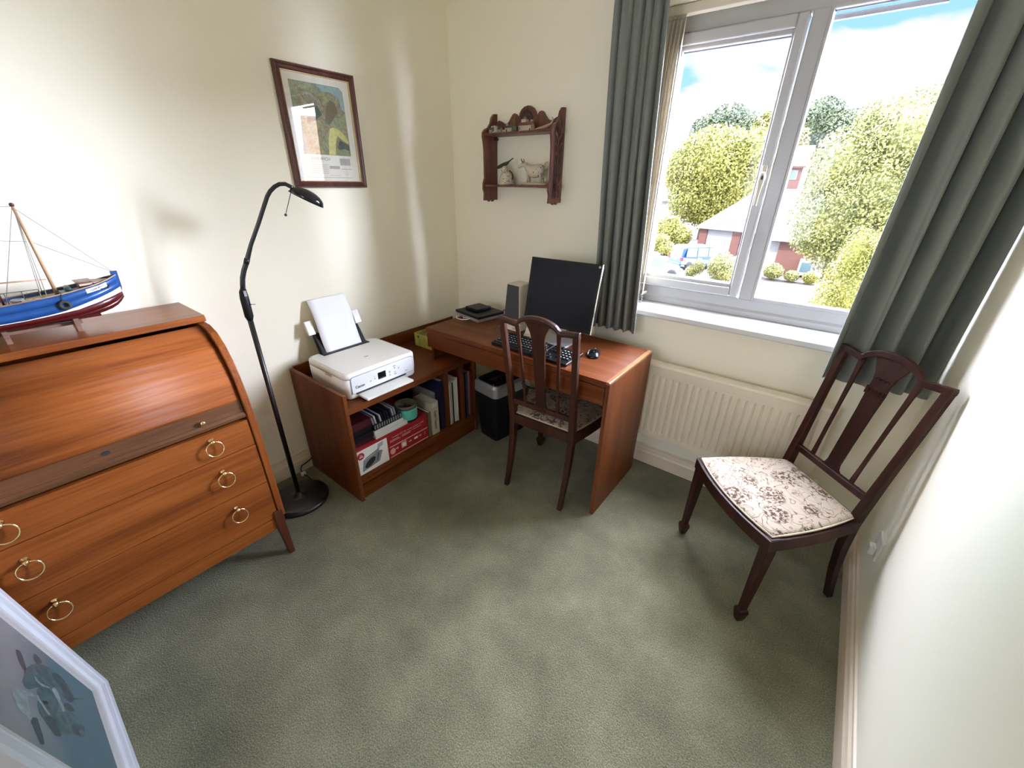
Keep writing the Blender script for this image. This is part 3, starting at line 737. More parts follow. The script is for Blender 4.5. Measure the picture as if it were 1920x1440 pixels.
def hull_pt(y, k, s):
    zs, zb, zw, zk = lerp_t(sheer, y), lerp_t(zblue, y), lerp_t(zwhite, y), lerp_t(zkeel, y); b = lerp_t(beam, y)
    rows_ = [(0.0, zk), (0.62, zk+(zw-zk)*0.10), (0.88, zk+(zw-zk)*0.45), (0.97, zw), (0.98, zb), (1.0, (zb+zs)*.5), (1.0, zs)]
    f, z = rows_[k]; return (CX+s*b*f, y, z)
hb = B(); hb.smooth = True
for s in (1, -1):
    for k in range(6):
        hb.mi = 0 if k < 3 else (1 if k == 3 else 2)
        vs = []
        for y in hy: vs += [hull_pt(y, k, s), hull_pt(y, k+1, s)]
        hb.add(vs, [(2*i, 2*i+1, 2*i+3, 2*i+2) if s > 0 else (2*i, 2*i+2, 2*i+3, 2*i+1) for i in range(len(hy)-1)])
hb.mi = 2
part('hull', hb, [M['boat_red'], M['boat_white'], M['boat_blue']], bo, solid=0.002)
st = B()
st.loft([[Vector((CX-.0035, a, z)), Vector((CX+.0035, a, z)), Vector((CX+.0035, b_, z)), Vector((CX-.0035, b_, z))] for a, b_, z in ((-1.822, -1.808, 1.125), (-1.818, -1.800, 1.157), (-1.815, -1.797, 1.210))])
part('stem_post', st, M['boat_blue'], bo)
part('keel', B().box(CX-.003, CX+.003, -2.41, -1.88, 1.071, 1.080), M['boat_red'], bo)
dk = B()
vs = []
for y in hy: vs += [(CX-lerp_t(beam, y)*0.97, y, lerp_t(sheer, y)-0.010), (CX+lerp_t(beam, y)*0.97, y, lerp_t(sheer, y)-0.010)]
dk.add(vs, [(2*i, 2*i+2, 2*i+3, 2*i+1) for i in range(len(hy)-1)])
part('deck', dk, M['boat_deck'], bo, solid=0.002)
gw = B()
for s in (1, -1): gw.tube([(CX+s*lerp_t(beam, y), y, lerp_t(sheer, y)+0.001) for y in hy], 0.0022, 6)
part('gunwale', gw, M['boat_deck'], bo)
rs = B()
for s in (1, -1): rs.tube([(CX+s*lerp_t(beam, y)*0.985, y, lerp_t(sheer, y)-0.020) for y in hy], 0.0016, 6)
part('rubbing_strake', rs, M['boat_blue'], bo)
part('fore_deck', B().prism([(CX, -1.812), (CX+0.034, -1.868), (CX+0.046, -1.905), (CX-0.046, -1.905), (CX-0.034, -1.868)], 'z', 1.181, 1.187), M['boat_deck'], bo)
part('mast', B().tube([(CX, -1.958, 1.150), (CX, -1.960, 1.29), (CX, -1.963, 1.420)], [0.0052, 0.0045, 0.0036], 12), M['boat_mast'], bo)
part('masthead', B().ball((CX, -1.963, 1.420), 0.0058), M['leg_dark'], bo)
part('boom', B().tube([(CX, -1.966, 1.207), (CX, -2.125, 1.212)], 0.0022, 8), M['boat_mast'], bo)
part('aft_post', B().tube([(CX+.01, -2.075, 1.145), (CX+.01, -2.075, 1.225)], 0.003, 8), M['leg_dark'], bo)
for a, b_ in (((CX, -1.963, 1.412), (CX, -1.808, 1.208)), ((CX, -1.961, 1.318), (CX, -1.809, 1.208)), ((CX, -1.961, 1.318), (CX, -2.38, 1.37)),
              ((CX, -1.963, 1.418), (CX+.02, -2.072, 1.150)), ((CX, -1.963, 1.416), (CX, -2.38, 1.40)), ((CX, -1.963, 1.410), (CX+0.052, -1.985, 1.162)),
              ((CX, -1.963, 1.410), (CX+0.054, -1.998, 1.160)), ((CX, -1.963, 1.410), (CX-0.052, -1.985, 1.162))):
    part('rigging_line', B().tube([a, b_], 0.0009, 5), M['rope'], bo)
rl = B()
yy = [-1.995, -2.03, -2.065, -2.10, -2.14]
rl.tube([(CX+0.030, y, 1.185) for y in yy], 0.0012, 6)
for y in yy: rl.tube([(CX+0.030, y, 1.150), (CX+0.030, y, 1.185)], 0.001, 6)
part('deck_rail', rl, M['dkgreen'], bo)
for k in range(5): part('fish_box', B().box(CX+0.030, CX+0.052, -1.985-0.0135*k, -1.975-0.0135*k, 1.148, 1.160), M['cream'], bo, bevel=0.001)
part('winch', B().tube([(CX-0.02, -1.93, 1.172), (CX+0.03, -1.93, 1.172)], 0.008, 12).box(CX-0.03, CX+0.035, -1.950, -1.915, 1.155, 1.164), M['dkgreen'], bo)
part('hatch', B().box(CX-0.025, CX+0.025, -1.905, -1.875, 1.170, 1.189).box(CX-0.03, CX+0.03, -1.91, -1.87, 1.189, 1.192), M['cradle'], bo, bevel=0.001)
part('net_coil', B().torus((CX+0.02, -2.045, 1.158), 0.012, 0.005, None, 16, 6), M['grey_plastic'], bo)
part('wheelhouse', B().box(CX-0.035, CX+0.035, -2.22, -2.12, 1.14, 1.20).box(CX-0.042, CX+0.042, -2.23, -2.108, 1.200, 1.206), M['boat_white'], bo)
fn_ = part('fender', B().torus((CX+0.062, -1.957, 1.134), 0.0105, 0.005, Matrix.Rotation(PI/2, 4, 'Y'), 20, 8), M['tyre'], bo)
part('fender_rope', B().tube([(CX+0.060, -1.955, 1.167), (CX+0.062, -1.957, 1.143)], 0.0012, 6), M['tyre'], fn_)
part('anchor_rope', B().tube([(CX+0.01, -1.885, 1.190), (CX+0.037, -1.870, 1.184), (CX+0.040, -1.860, 1.165), (CX+0.034, -1.84, 1.162), (CX+0.028, -1.832, 1.172)], 0.0014, 6), M['tyre'], bo)
nb = B(); nb.loft([[Vector(hull_pt(y, 6, 1))+Vector((0.0022, 0, -0.004)), Vector(hull_pt(y, 6, 1))+Vector((0.0016, 0, -0.017))] for y in (-1.840, -1.86, -1.88, -1.896)], close=False)
nbp = part('name_board', nb, M['boat_white'], bo, solid=0.0012)
text('CHERIE BELLA', 0.0070, M['ink'], frame3(Vector((CX+0.0462, -1.868, 1.1685)), (-(0.0505-0.026)*1.0, 0.056*-1*-1, 0.014), (0, 0, 1)), nbp, sx=1.0)
cd_ = thing('display_cradle', 'small wooden cradle holding the model boat', 'stand', (0.165, -2.0, 1.041))
for y in (-1.947, -2.103, -2.30):
    part('cross_leg', B().prism([(CX-0.045, 1.0412), (CX-0.030, 1.0412), (CX-0.012, 1.058), (CX+0.012, 1.058), (CX+0.030, 1.0412), (CX+0.045, 1.0412), (CX+0.036, 1.086), (CX+0.026, 1.090), (CX+0.010, 1.0705), (CX-0.010, 1.0705), (CX-0.026, 1.090), (CX-0.036, 1.086)], 'y', y-0.006, y+0.006), M['cradle'], cd_)
part('stretcher', B().box(CX-0.012, CX+0.012, -2.31, -1.932, 1.060, 1.0695), M['cradle'], cd_)

# ================================================================== reading lamp
lp = thing('floor_lamp', 'black floor lamp with bent arm between bureau and printer cabinet', 'lamp', (0.236, -1.460, 0))
part('base', B().lathe([(0.001, 0.0), (0.138, 0.0), (0.141, 0.008), (0.138, 0.018), (0.120, 0.024), (0.05, 0.030), (0.020, 0.034), (0.016, 0.045), (0.0125, 0.05), (0.001, 0.051)], (0.236, -1.460, 0.001), 64), M['black_metal'], lp)
part('pole', B().tube([(0.236, -1.460, 0.045), (0.236, -1.460, 0.985)], 0.0105, 20), M['black_metal'], lp)
du = Vector((0.536, 0.844, 0))
def LP(s, z): return Vector((0.236, -1.460, z)) + du*s
sw = part('dimmer_box', B().tube([LP(0, .968), LP(0, .985), LP(0.001, 1.06), LP(0.002, 1.085), LP(0.006, 1.10)], [0.011, 0.0165, 0.0165, 0.014, 0.010], 16), M['black'], lp)
part('switch_window', B().box(0.2475, 0.2535, -1.462, -1.452, 1.070, 1.092), M['grey_plastic'], sw)
part('switch_lever', B().tube([(0.250, -1.452, 1.035), (0.268, -1.436, 1.036)], 0.0022, 8), M['chrome'], sw)
path = [LP(.004, 1.09), LP(.008, 1.115), LP(.014, 1.14), LP(.026, 1.17), LP(.042, 1.20), LP(.072, 1.264), LP(.115, 1.34), LP(.156, 1.416), LP(.168, 1.438), LP(.182, 1.456), LP(.200, 1.471), LP(.218, 1.480), LP(.238, 1.481), LP(.254, 1.472), LP(.262, 1.466)]
part('arm', B().tube(path, [0.0095]*5 + [0.0075]*10, 16), M['black_metal'], lp)
part('arm_collar', B().tube([LP(.040, 1.196), LP(.048, 1.214)], 0.0102, 16), M['black'], lp)
hdir = (LP(0.354, 1.416)-LP(0.258, 1.466)).normalized(); hside = Vector((du.y, -du.x, 0)); hup = hside.cross(hdir)
if hup.z < 0: hup = -hup
HM = Matrix.Identity(4)
for i, v in enumerate((hdir, hside, hup)): HM[0][i], HM[1][i], HM[2][i] = v
def head(u, v):
    # teardrop dome, open below
    a = 2*PI*u
    r = v
    L = 0.064; Wd = 0.043
    cx_ = L*math.cos(a)*r; w = Wd*(1 - 0.25*max(0, -math.cos(a)))
    return HM @ Vector((0.060+cx_, w*math.sin(a)*r, 0.036*math.sqrt(max(0, 1-r*r)) - 0.016)) + LP(0.254, 1.468)
lh = part('lamp_head', B().grid(head, 36, 10), M['black_gloss'], lp, solid=0.0025)
part('vent', B().ball(HM @ Vector((0.062, 0.0, 0.0195)) + LP(0.254, 1.468), (0.013, 0.009, 0.0025), HM.to_3x3().to_4x4()), M['silver'], lh)
part('bulb', B().tube([HM @ Vector((0.035, 0, -0.008)) + LP(0.254, 1.468), HM @ Vector((0.085, 0, -0.008)) + LP(0.254, 1.468)], 0.006, 10), M['white'], lh)
part('guide_rod', B().tube([LP(.256, 1.462), LP(.218, 1.376)], 0.0014, 8).ball(LP(.217, 1.372), 0.0052), M['black_metal'], lp)
cb = B().tube([(0.34, -1.28, 0.012)]+[(0.0+x, y, z) for x, y, z in ((0.30, -1.285, 0.010),)], 0.003)
single('lamp_cable', B().tube([(0.16, -1.345, 0.006), (0.10, -1.345, 0.006), (0.055, -1.352, 0.010), (0.040, -1.350, 0.030), (0.034, -1.338, 0.045), (0.032, -1.318, 0.047), (0.030, -1.292, 0.052), (0.028, -1.272, 0.060)], 0.0032, 8), M['black'], 'thin black cable looping against the skirting board beside the lamp base', 'cable')
single('cable_connector', B().box(0.052, 0.070, -1.362, -1.338, 0.0015, 0.020), M['white'], 'tiny white cable connector lying on the carpet by the skirting board', 'connector', bevel=0.002)

# ================================================================== framed map on the wall
mpf = thing('framed_map', 'framed map in mahogany moulding hanging above the printer', 'picture', (0.004, -0.85, 1.46))
fy0, fy1, fz0, fz1 = -1.043, -0.663, 1.462, 1.945
def moulding(b, y0, y1, z0, z1, prof):
    """prof: (inward distance, x height) points; mitred rectangle on the wall x=0"""
    corners = [(y0, z0, 1, 1), (y1, z0, -1, 1), (y1, z1, -1, -1), (y0, z1, 1, -1)]
    rings = [[Vector((h, cy+sy*d, cz+sz*d)) for d, h in prof] for cy, cz, sy, sz in corners]
    n = len(prof); vs = [v for r in rings for v in r]; fs_ = []
    for k in range(4):
        for i in range(n):
            j = (i+1) % n; fs_.append((k*n+i, k*n+j, ((k+1) % 4)*n+j, ((k+1) % 4)*n+i))
    b.add(vs, fs_)
fm = B(); moulding(fm, fy0, fy1, fz0, fz1, [(0, 0.002), (0, 0.016), (0.004, 0.022), (0.009, 0.023), (0.013, 0.018), (0.017, 0.019), (0.024, 0.016), (0.029, 0.010), (0.029, 0.002)])
part('frame', fm, M['framewood'], mpf)
fm = B(); moulding(fm, fy0+0.028, fy1-0.028, fz0+0.026, fz1-0.028, [(0, 0.006), (0, 0.013), (0.003, 0.012), (0.004, 0.006)])
part('gilt_slip', fm, M['gold'], mpf)
pr_ = part('map_print', B().box(0.003, 0.0062, fy0+0.030, fy1-0.030, fz0+0.028, fz1-0.030), M['mount'], mpf)
mb = B(); mb.mi = 0
mb.prism([(-0.984, 1.604), (-0.728, 1.604), (-0.728, 1.870), (-0.745, 1.886), (-0.984, 1.886)], 'x', 0.0062, 0.0065)
mb.mi = 1
mb.prism([(-0.846, 1.606), (-0.812, 1.606), (-0.800, 1.66), (-0.788, 1.688), (-0.735, 1.656), (-0.730, 1.666), (-0.745, 1.69), (-0.770, 1.712), (-0.800, 1.722), (-0.822, 1.716), (-0.836, 1.67)], 'x', 0.0065, 0.0067)
mb.mi = 2
mb.prism([(-0.982, 1.606), (-0.945, 1.606), (-0.950, 1.70), (-0.982, 1.70)], 'x', 0.0065, 0.0067)
mb.prism([(-0.86, 1.884), (-0.745, 1.884), (-0.730, 1.868), (-0.730, 1.79), (-0.745, 1.80), (-0.752, 1.84), (-0.79, 1.862), (-0.83, 1.860)], 'x', 0.0065, 0.0067)
mb.mi = 3
mb.prism([(-0.795, 1.640), (-0.778, 1.670), (-0.750, 1.660), (-0.732, 1.650), (-0.732, 1.628), (-0.76, 1.634), (-0.79, 1.630)], 'x', 0.0065, 0.0067)
mb.prism([(-0.930, 1.73), (-0.915, 1.78), (-0.87, 1.80), (-0.85, 1.77), (-0.89, 1.74)], 'x', 0.0065, 0.0067)
mb.mi = 4
mb.prism([(-0.840, 1.745), (-0.825, 1.80), (-0.80, 1.832), (-0.775, 1.82), (-0.770, 1.785), (-0.80, 1.75), (-0.822, 1.728)], 'x', 0.0065, 0.0067)
part('map_image', mb, [M['map'], M['map_river'], M['map_sea'], M['map_dark'], M['khaki']], pr_)
FX = lambda y, z: frame3(Vector((0.0066, y, z)), (0, 1, 0), (0, 0, 1))
text('HARWICH', 0.020, M['ink_grey'], FX(-0.892, 1.586), pr_, name='map_title')
lg = B()
lg.box(0.0062, 0.0065, -0.795, -0.738, 1.562, 1.592)
for k in range(5): lg.box(0.0062, 0.0065, -0.955+0.01*(k % 2), -0.86, 1.560-0.009*k, 1.562-0.009*k)
lg.box(0.0062, 0.0065, -0.855, -0.800, 1.545, 1.558); lg.box(0.0062, 0.0065, -0.79, -0.735, 1.544, 1.547)
lg.torus((0.0063, -0.765, 1.525), 0.007, 0.0006, Matrix.Rotation(PI/2, 4, 'Y'), 20, 4)
lg.box(0.0062, 0.0065, -0.975, -0.735, 1.506, 1.508); lg.box(0.0062, 0.0065, -0.86, -0.80, 1.516, 1.5175)
part('map_legend', lg, M['map_print'], pr_)
part('glass', B().box(0.0085, 0.0095, fy0+0.030, fy1-0.030, fz0+0.028, fz1-0.030), M['pic_glass'], mpf)

# ================================================================== carved wall shelf and its ornaments
ws = thing('wall_shelf', 'carved dark wood wall shelf with arched crest holding ornaments', 'shelf', (0.585, 0, 1.40))
def side_prof():
    # outline in (y, z): back edge at y=-0.002, front towards -y
    return [(-0.002, 1.402), (-0.030, 1.402), (-0.045, 1.392), (-0.060, 1.408), (-0.075, 1.392), (-0.090, 1.402), (-0.118, 1.400), (-0.114, 1.44), (-0.124, 1.462), (-0.122, 1.492), (-0.110, 1.52), (-0.112, 1.66),
            (-0.118, 1.700), (-0.124, 1.722), (-0.122, 1.742), (-0.106, 1.758), (-0.080, 1.768), (-0.058, 1.790), (-0.048, 1.818), (-0.030, 1.836), (-0.002, 1.838)]
for x in (0.352, 0.800):
    sp_ = part('side_panel', B().prism(side_prof(), 'x', x, x+0.014), M['shelfwood'], ws, bevel=0.0015)
    if x > .7:
        part('recess_shade', B().prism([(-0.098, 1.425), (-0.024, 1.425), (-0.020, 1.50), (-0.020, 1.70), (-0.030, 1.77), (-0.045, 1.80), (-0.055, 1.78), (-0.095, 1.745), (-0.104, 1.72), (-0.092, 1.68), (-0.092, 1.52)], 'x', x+0.0142, x+0.0150), M['shelfdark'], sp_)
        cv = B()
        for k in range(6):
            z = 1.50+0.042*k
            for s in (-1, 1):
                cv.loft([[Vector((x+0.0148, -0.060+s*a-w, z+h)), Vector((x+0.0205, -0.060+s*a, z+h)), Vector((x+0.0148, -0.060+s*a+w, z+h))] for a, w, h in ((0.004, 0.001, -.016), (0.016, 0.008, 0.0), (0.030, 0.001, 0.018))])
        cv.tube([(x+0.015, -0.060, 1.43), (x+0.016, -0.056, 1.55), (x+0.016, -0.064, 1.65), (x+0.015, -0.058, 1.78)], 0.003, 6)
        for z in (1.44, 1.76): cv.torus((x+0.0145, -0.060, z), 0.014, 0.003, Matrix.Rotation(PI/2, 4, 'Y'), 16, 6)
        part('carved_foliage', cv, M['shelfwood'], sp_)
for z in (1.727, 1.474):
    s_ = part('shelf_board', B().box(0.358, 0.808, -0.114, -0.002, z, z+0.011), M['shelfwood'], ws, bevel=0.0015)
    part('tenon_peg', B().box(0.814, 0.838, -0.068, -0.052, z-0.001, z+0.012).box(0.824, 0.831, -0.073, -0.047, z-0.006, z+0.018), M['shelfwood'], s_)
crest = [(0.366, 1.738)] + [(0.366+0.002, 1.795), (0.385, 1.806), (0.405, 1.800), (0.425, 1.789), (0.440, 1.786), (0.455, 1.795), (0.470, 1.815), (0.482, 1.829), (0.495, 1.833), (0.508, 1.829), (0.520, 1.818)]
for k in range(9):
    a = PI - PI*k/8; crest.append((0.583+0.058*math.cos(a), 1.812+0.050*math.sin(a)))
crest += [(0.648, 1.820), (0.658, 1.830), (0.670, 1.834), (0.684, 1.829), (0.697, 1.812), (0.712, 1.795), (0.727, 1.787), (0.745, 1.790), (0.765, 1.799), (0.785, 1.803), (0.800, 1.796), (0.800, 1.738)]
cr_o = part('crest_board', B().prism(crest, 'y', -0.014, -0.003), M['shelfwood'], ws, bevel=0.0015)
part('recess_shade', B().prism([(0.583+0.040*math.cos(PI*k/12), 1.786+0.058*math.sin(PI*k/12)) for k in range(13)], 'y', -0.0150, -0.0142), M['shelfdark'], cr_o)  # dark plate in place of a cut recess and its shade
ca = B()
ca.tube([(0.583+0.045*math.cos(PI-PI*k/10), -0.015, 1.806+0.040*math.sin(PI-PI*k/10)) for k in range(11)], 0.003, 6)
ca.tube([(0.583+0.026*math.cos(PI-PI*k/10), -0.015, 1.800+0.026*math.sin(PI-PI*k/10)) for k in range(11)], 0.003, 6)
part('carved_arch', ca, M['shelfwood'], cr_o)
for x in (0.374, 0.790): part('bracket', B().tube([(x, -0.010, 1.715), (x, -0.030, 1.715)], 0.008, 10), M['black_metal'], ws)
ZT = 1.7382
def gable(b, x0, x1, y0, y1, z0, z1, zr, mi_wall=0, mi_roof=1, along='x'):
    b.mi = mi_wall
    if along == 'x':
        ym = (y0+y1)/2; b.prism([(y0, z0), (y1, z0), (y1, z1), (ym, zr), (y0, z1)], 'x', x0, x1)
        b.mi = mi_roof; e = 0.002
        for s in (y0, y1):
            o_ = e if s == y1 else -e
            b.add([(x0-e, s+o_, z1-e), (x1+e, s+o_, z1-e), (x1+e, ym, zr+0.0012), (x0-e, ym, zr+0.0012), (x0-e, s+o_, z1+e*.6), (x1+e, s+o_, z1+e*.6), (x1+e, ym, zr+0.003), (x0-e, ym, zr+0.003)],
                  [(0, 1, 2, 3), (4, 7, 6, 5), (0, 4, 5, 1), (3, 2, 6, 7), (0, 3, 7, 4), (1, 5, 6, 2)])
    else:
        xm = (x0+x1)/2; b.prism([(x0, z0), (x1, z0), (x1, z1), (xm, zr), (x0, z1)], 'y', y0, y1)
        b.mi = mi_roof
g1 = thing('cottage_ornament', 'white cottage ornament with dark ivy at the end of the top shelf', 'ornament', (0.41, -0.075, ZT))
b = B(); gable(b, 0.374, 0.452, -0.085, -0.060, ZT, ZT+0.018, ZT+0.030); b.mi = 0; b.box(0.385, 0.394, -0.078, -0.068, ZT+0.024, ZT+0.036); gable(b, 0.404, 0.434, -0.094, -0.070, ZT, ZT+0.026, ZT+0.036, along='y')
part('walls', b, [M['porcelain'], M['inkgreen']], g1)
part('ivy', B().ball((0.412, -0.096, ZT+0.018), (0.008, 0.002, 0.012)), M['inkgreen'], g1)
for x in (0.382, 0.394, 0.442): part('window', B().box(x-.002, x+.002, -0.0862, -0.084, ZT+0.005, ZT+0.012), M['ink'], g1)
g2 = thing('cottage_ornament', 'small ivory cottage ornament with one chimney next to the grey tower', 'ornament', (0.505, -0.075, ZT))
b = B(); gable(b, 0.490, 0.534, -0.090, -0.062, ZT, ZT+0.022, ZT+0.032); b.mi = 0; b.box(0.491, 0.499, -0.080, -0.070, ZT+0.02, ZT+0.042); b.box(0.470, 0.488, -0.086, -0.066, ZT, ZT+0.013)
part('walls', b, [M['porcelain'], M['inkgreen']], g2)
part('door', B().box(0.499, 0.505, -0.0912, -0.089, ZT, ZT+0.013), M['ink'], g2)
part('window', B().box(0.513, 0.527, -0.0912, -0.089, ZT+0.008, ZT+0.012), M['slab'], g2)
g3 = thing('tower_ornament', 'tiny grey tower ornament between the two larger cottages', 'ornament', (0.552, -0.075, ZT))
part('walls', B().box(0.541, 0.564, -0.086, -0.064, ZT, ZT+0.024).box(0.538, 0.544, -0.078, -0.070, ZT, ZT+0.055), M['khaki'], g3)
part('door', B().box(0.549, 0.556, -0.0872, -0.085, ZT, ZT+0.009), M['ink'], g3)
g4 = thing('manor_ornament', 'large cream house ornament with brown roof and small upper tower', 'ornament', (0.627, -0.075, ZT))
b = B(); gable(b, 0.585, 0.664, -0.094, -0.060, ZT, ZT+0.026, ZT+0.040); b.mi = 0; b.box(0.592, 0.622, -0.080, -0.055, ZT+0.030, ZT+0.054); b.mi = 1; b.lathe([(0.018, ZT+0.054), (0.002, ZT+0.066)], (0.607, -0.068, 0), 12); b.mi = 0; b.box(0.648, 0.660, -0.075, -0.064, ZT+0.030, ZT+0.050)
part('walls', b, [M['porcelain'], M['tileroof_mini']], g4)
for k in range(5): part('window', B().box(0.590+0.013*k, 0.595+0.013*k, -0.0952, -0.093, ZT+0.006, ZT+0.020), M['slab'] if k else M['inkgreen'], g4)
part('door', B().box(0.6535, 0.660, -0.0952, -0.093, ZT, ZT+0.010), M['ink'], g4)
g5 = thing('shell_ornament', 'tan boat-shaped ornament with curled prow beside the carved side panel', 'ornament', (0.73, -0.08, ZT))
part('body', B().loft([[Vector((x, -0.08+w*math.cos(a), ZT+0.006+z0+h*math.sin(a))) for a in [2*PI*k/10 for k in range(10)]] for x, w, h, z0 in ((0.680, 0.002, 0.002, 0), (0.70, 0.012, 0.006, 0.001), (0.73, 0.015, 0.008, 0.004), (0.755, 0.012, 0.009, 0.010), (0.778, 0.004, 0.004, 0.018))]), M['clay'], g5)
part('prow', B().tube([(0.765, -0.08, ZT+0.018), (0.780, -0.08, ZT+0.028), (0.788, -0.08, ZT+0.040), (0.786, -0.08, ZT+0.050), (0.780, -0.08, ZT+0.053)], [0.006, 0.005, 0.004, 0.003, 0.002], 8), M['porcelain'], g5)
Z2 = 1.4852
tj = thing('character_jug', 'mottled porcelain seated figure jug with a dark slanted hat', 'ornament', (0.487, -0.07, Z2))
part('body', B().lathe([(0.001, 0), (0.045, 0), (0.047, 0.006), (0.040, 0.014), (0.038, 0.030), (0.034, 0.045), (0.026, 0.058), (0.019, 0.066), (0.001, 0.068)], (0.487, -0.07, Z2), 24), M['toby'], tj)
part('head', B().ball((0.478, -0.074, Z2+0.078), (0.021, 0.020, 0.020)), M['toby'], tj)
part('hat', B().loft([[Vector((x, -0.074+w*math.cos(a), Z2+z+h*math.sin(a))) for a in [2*PI*k/10 for k in range(10)]] for x, w, h, z in ((0.430, 0.012, 0.003, 0.083), (0.445, 0.022, 0.008, 0.092), (0.475, 0.022, 0.011, 0.101), (0.495, 0.014, 0.008, 0.108), (0.510, 0.005, 0.004, 0.117), (0.530, 0.003, 0.003, 0.128), (0.538, 0.003, 0.003, 0.131))]), M['inkgreen'], tj)
part('handle', B().tube([(0.505, -0.066, Z2+0.072), (0.522, -0.064, Z2+0.060), (0.530, -0.064, Z2+0.042), (0.524, -0.064, Z2+0.028)], 0.004, 8), M['inkgreen'], tj)
cw = thing('cow_ornament', 'spotted porcelain cow creamer standing on a tan glazed base', 'ornament', (0.68, -0.065, Z2))
part('plinth', B().lathe([(0.001, 0), (0.084, 0), (0.088, 0.006), (0.082, 0.013), (0.001, 0.015)], (0, 0, 0), 28, Matrix.Diagonal((1, .42, 1, 1))), M['slab'], cw)
cw.children[0].location = (0, 0, 0)
def shift_last(o, v):
    o.data.transform(Matrix.Translation(v))
shift_last(cw.children[0], Vector((0.68, -0.065, Z2)))
sections = [(x, w*1.12, h*1.18, z-.003) for x, w, h, z in [(0.618, .010, .010, .083), (0.628, .015, .018, .078), (0.645, .020, .026, .068), (0.67, .022, .028, .064), (0.695, .022, .028, .066), (0.715, .020, .027, .070), (0.732, .014, .020, .072), (0.738, .006, .009, .075)]]
part('body', B().loft([[Vector((x, -0.065+w*math.cos(a), Z2+0.006+z+h*math.sin(a))) for a in [2*PI*k/14 for k in range(14)]] for x, w, h, z in sections]), M['cow'], cw, subsurf=1)
part('head', B().loft([[Vector((x, -0.068+w*math.cos(a), Z2+z+h*math.sin(a))) for a in [2*PI*k/12 for k in range(12)]] for x, w, h, z in ((0.632, .012, .016, .086), (0.615, .014, .015, .100), (0.600, .013, .013, .104), (0.588, .010, .010, .095), (0.573, .008, .008, .088), (0.568, .004, .004, .087))]), M['cow'], cw, subsurf=1)
for s in (-1, 1):
    part('horn', B().tube([(0.603, -0.068+s*0.008, Z2+0.112), (0.598, -0.068+s*0.013, Z2+0.122), (0.593, -0.068+s*0.010, Z2+0.130)], [0.0035, 0.0028, 0.001], 8), M['khaki'], cw)
    part('ear', B().ball((0.611, -0.068+s*0.017, Z2+0.108), (0.004, 0.008, 0.004)), M['cow'], cw)
    for x, dx in ((0.640, 0.0), (0.722, 0.008)):
        part('leg', B().tube([(x, -0.065+s*0.011, Z2+0.058), (x-0.001+dx*.4, -0.065+s*0.012, Z2+0.038), (x+dx, -0.065+s*0.012, Z2+0.012)], [0.0085, 0.0055, 0.0048], 10), M['cow'], cw)
part('tail', B().tube([(0.733, -0.065, Z2+0.088), (0.748, -0.065, Z2+0.108), (0.758, -0.065, Z2+0.112), (0.765, -0.065, Z2+0.098), (0.758, -0.065, Z2+0.082), (0.742, -0.067, Z2+0.074)], 0.0032, 8), M['cow'], cw)

# ================================================================== low cabinet under the printer
cab = thing('low_cabinet', 'low teak cabinet with open shelves carrying the printer', 'cabinet', (0.26, -0.82, 0))
CY0, CY1 = -1.272, -0.375
part('side_panel', B().box(0.020, 0.508, CY0, CY0+0.018, 0, 0.618), M['desk_z'], cab, bevel=0.0012)
part('side_panel', B().box(0.020, 0.500, CY1-0.018, CY1, 0, 0.513), M['desk_z'], cab, bevel=0.0012)
part('top_board', B().box(0.022, 0.506, CY0+0.018, CY1+0.0, 0.513, 0.548), M['desk_y'], cab, bevel=0.0015)
part('upstand', B().box(0.021, 0.034, CY0+0.018, -0.105, 0.548, 0.630), M['desk_y'], cab, bevel=0.001)
part('bottom_board', B().box(0.022, 0.503, CY0+0.018, CY1-0.018, 0.098, 0.135), M['desk_y'], cab, bevel=0.0015)
part('plinth', B().box(0.470, 0.488, CY0+0.018, CY1-0.018, 0, 0.098), M['desk_y'], cab)
part('back_board', B().box(0.024, 0.030, CY0+0.018, CY1-0.018, 0.135, 0.513), M['desk_y'], cab)
for y in (-0.634, -0.505): part('divider', B().box(0.030, 0.500, y, y+0.016, 0.135, 0.513), M['desk_z'], cab)

# desk
dk_ = thing('desk', 'teak desk with a wide drawer, carrying the monitor and keyboard', 'desk', (0.9, -0.36, 0))
DX0, DX1, DY0, DY1 = 0.326, 1.484, -0.606, -0.115
part('desk_top', B().box(DX0, DX1-0.018, DY0, DY1, 0.712, 0.740), M['desk_x'], dk_, bevel=0.001)
part('end_panel', B().box(DX1-0.018, DX1, DY0+0.003, DY1, 0, 0.728), M['desk_z'], dk_, bevel=0.001)
part('edge_strip', B().prism([(DX1-0.019, 0.7285), (DX1, 0.7285), (DX1, 0.737), (DX1-0.004, 0.7405), (DX1-0.019, 0.7405)], 'y', DY0+0.001, DY1), M['desk_edge'], dk_)
part('back_board', B().box(DX0+0.02, DX1-0.018, DY1-0.016, DY1, 0.42, 0.712), M['desk_x'], dk_)
dr = part('drawer', B().box(DX0+0.003, DX1-0.020, DY0+0.002, DY0+0.020, 0.623, 0.7085), M['desk_x'], dk_, bevel=0.001)
part('drawer_box', B().box(DX0+0.06, DX1-0.06, DY0+0.020, DY1-0.03, 0.640, 0.700), M['desk_y'], dr)
part('end_panel', B().box(DX0+0.012, DX0+0.030, DY0+0.022, DY1-0.02, 0.5485, 0.712), M['desk_z'], dk_)
part('frame_rail', B().box(DX0+0.03, DX1-0.02, DY0+0.024, DY0+0.040, 0.612, 0.640), M['desk_x'], dk_)

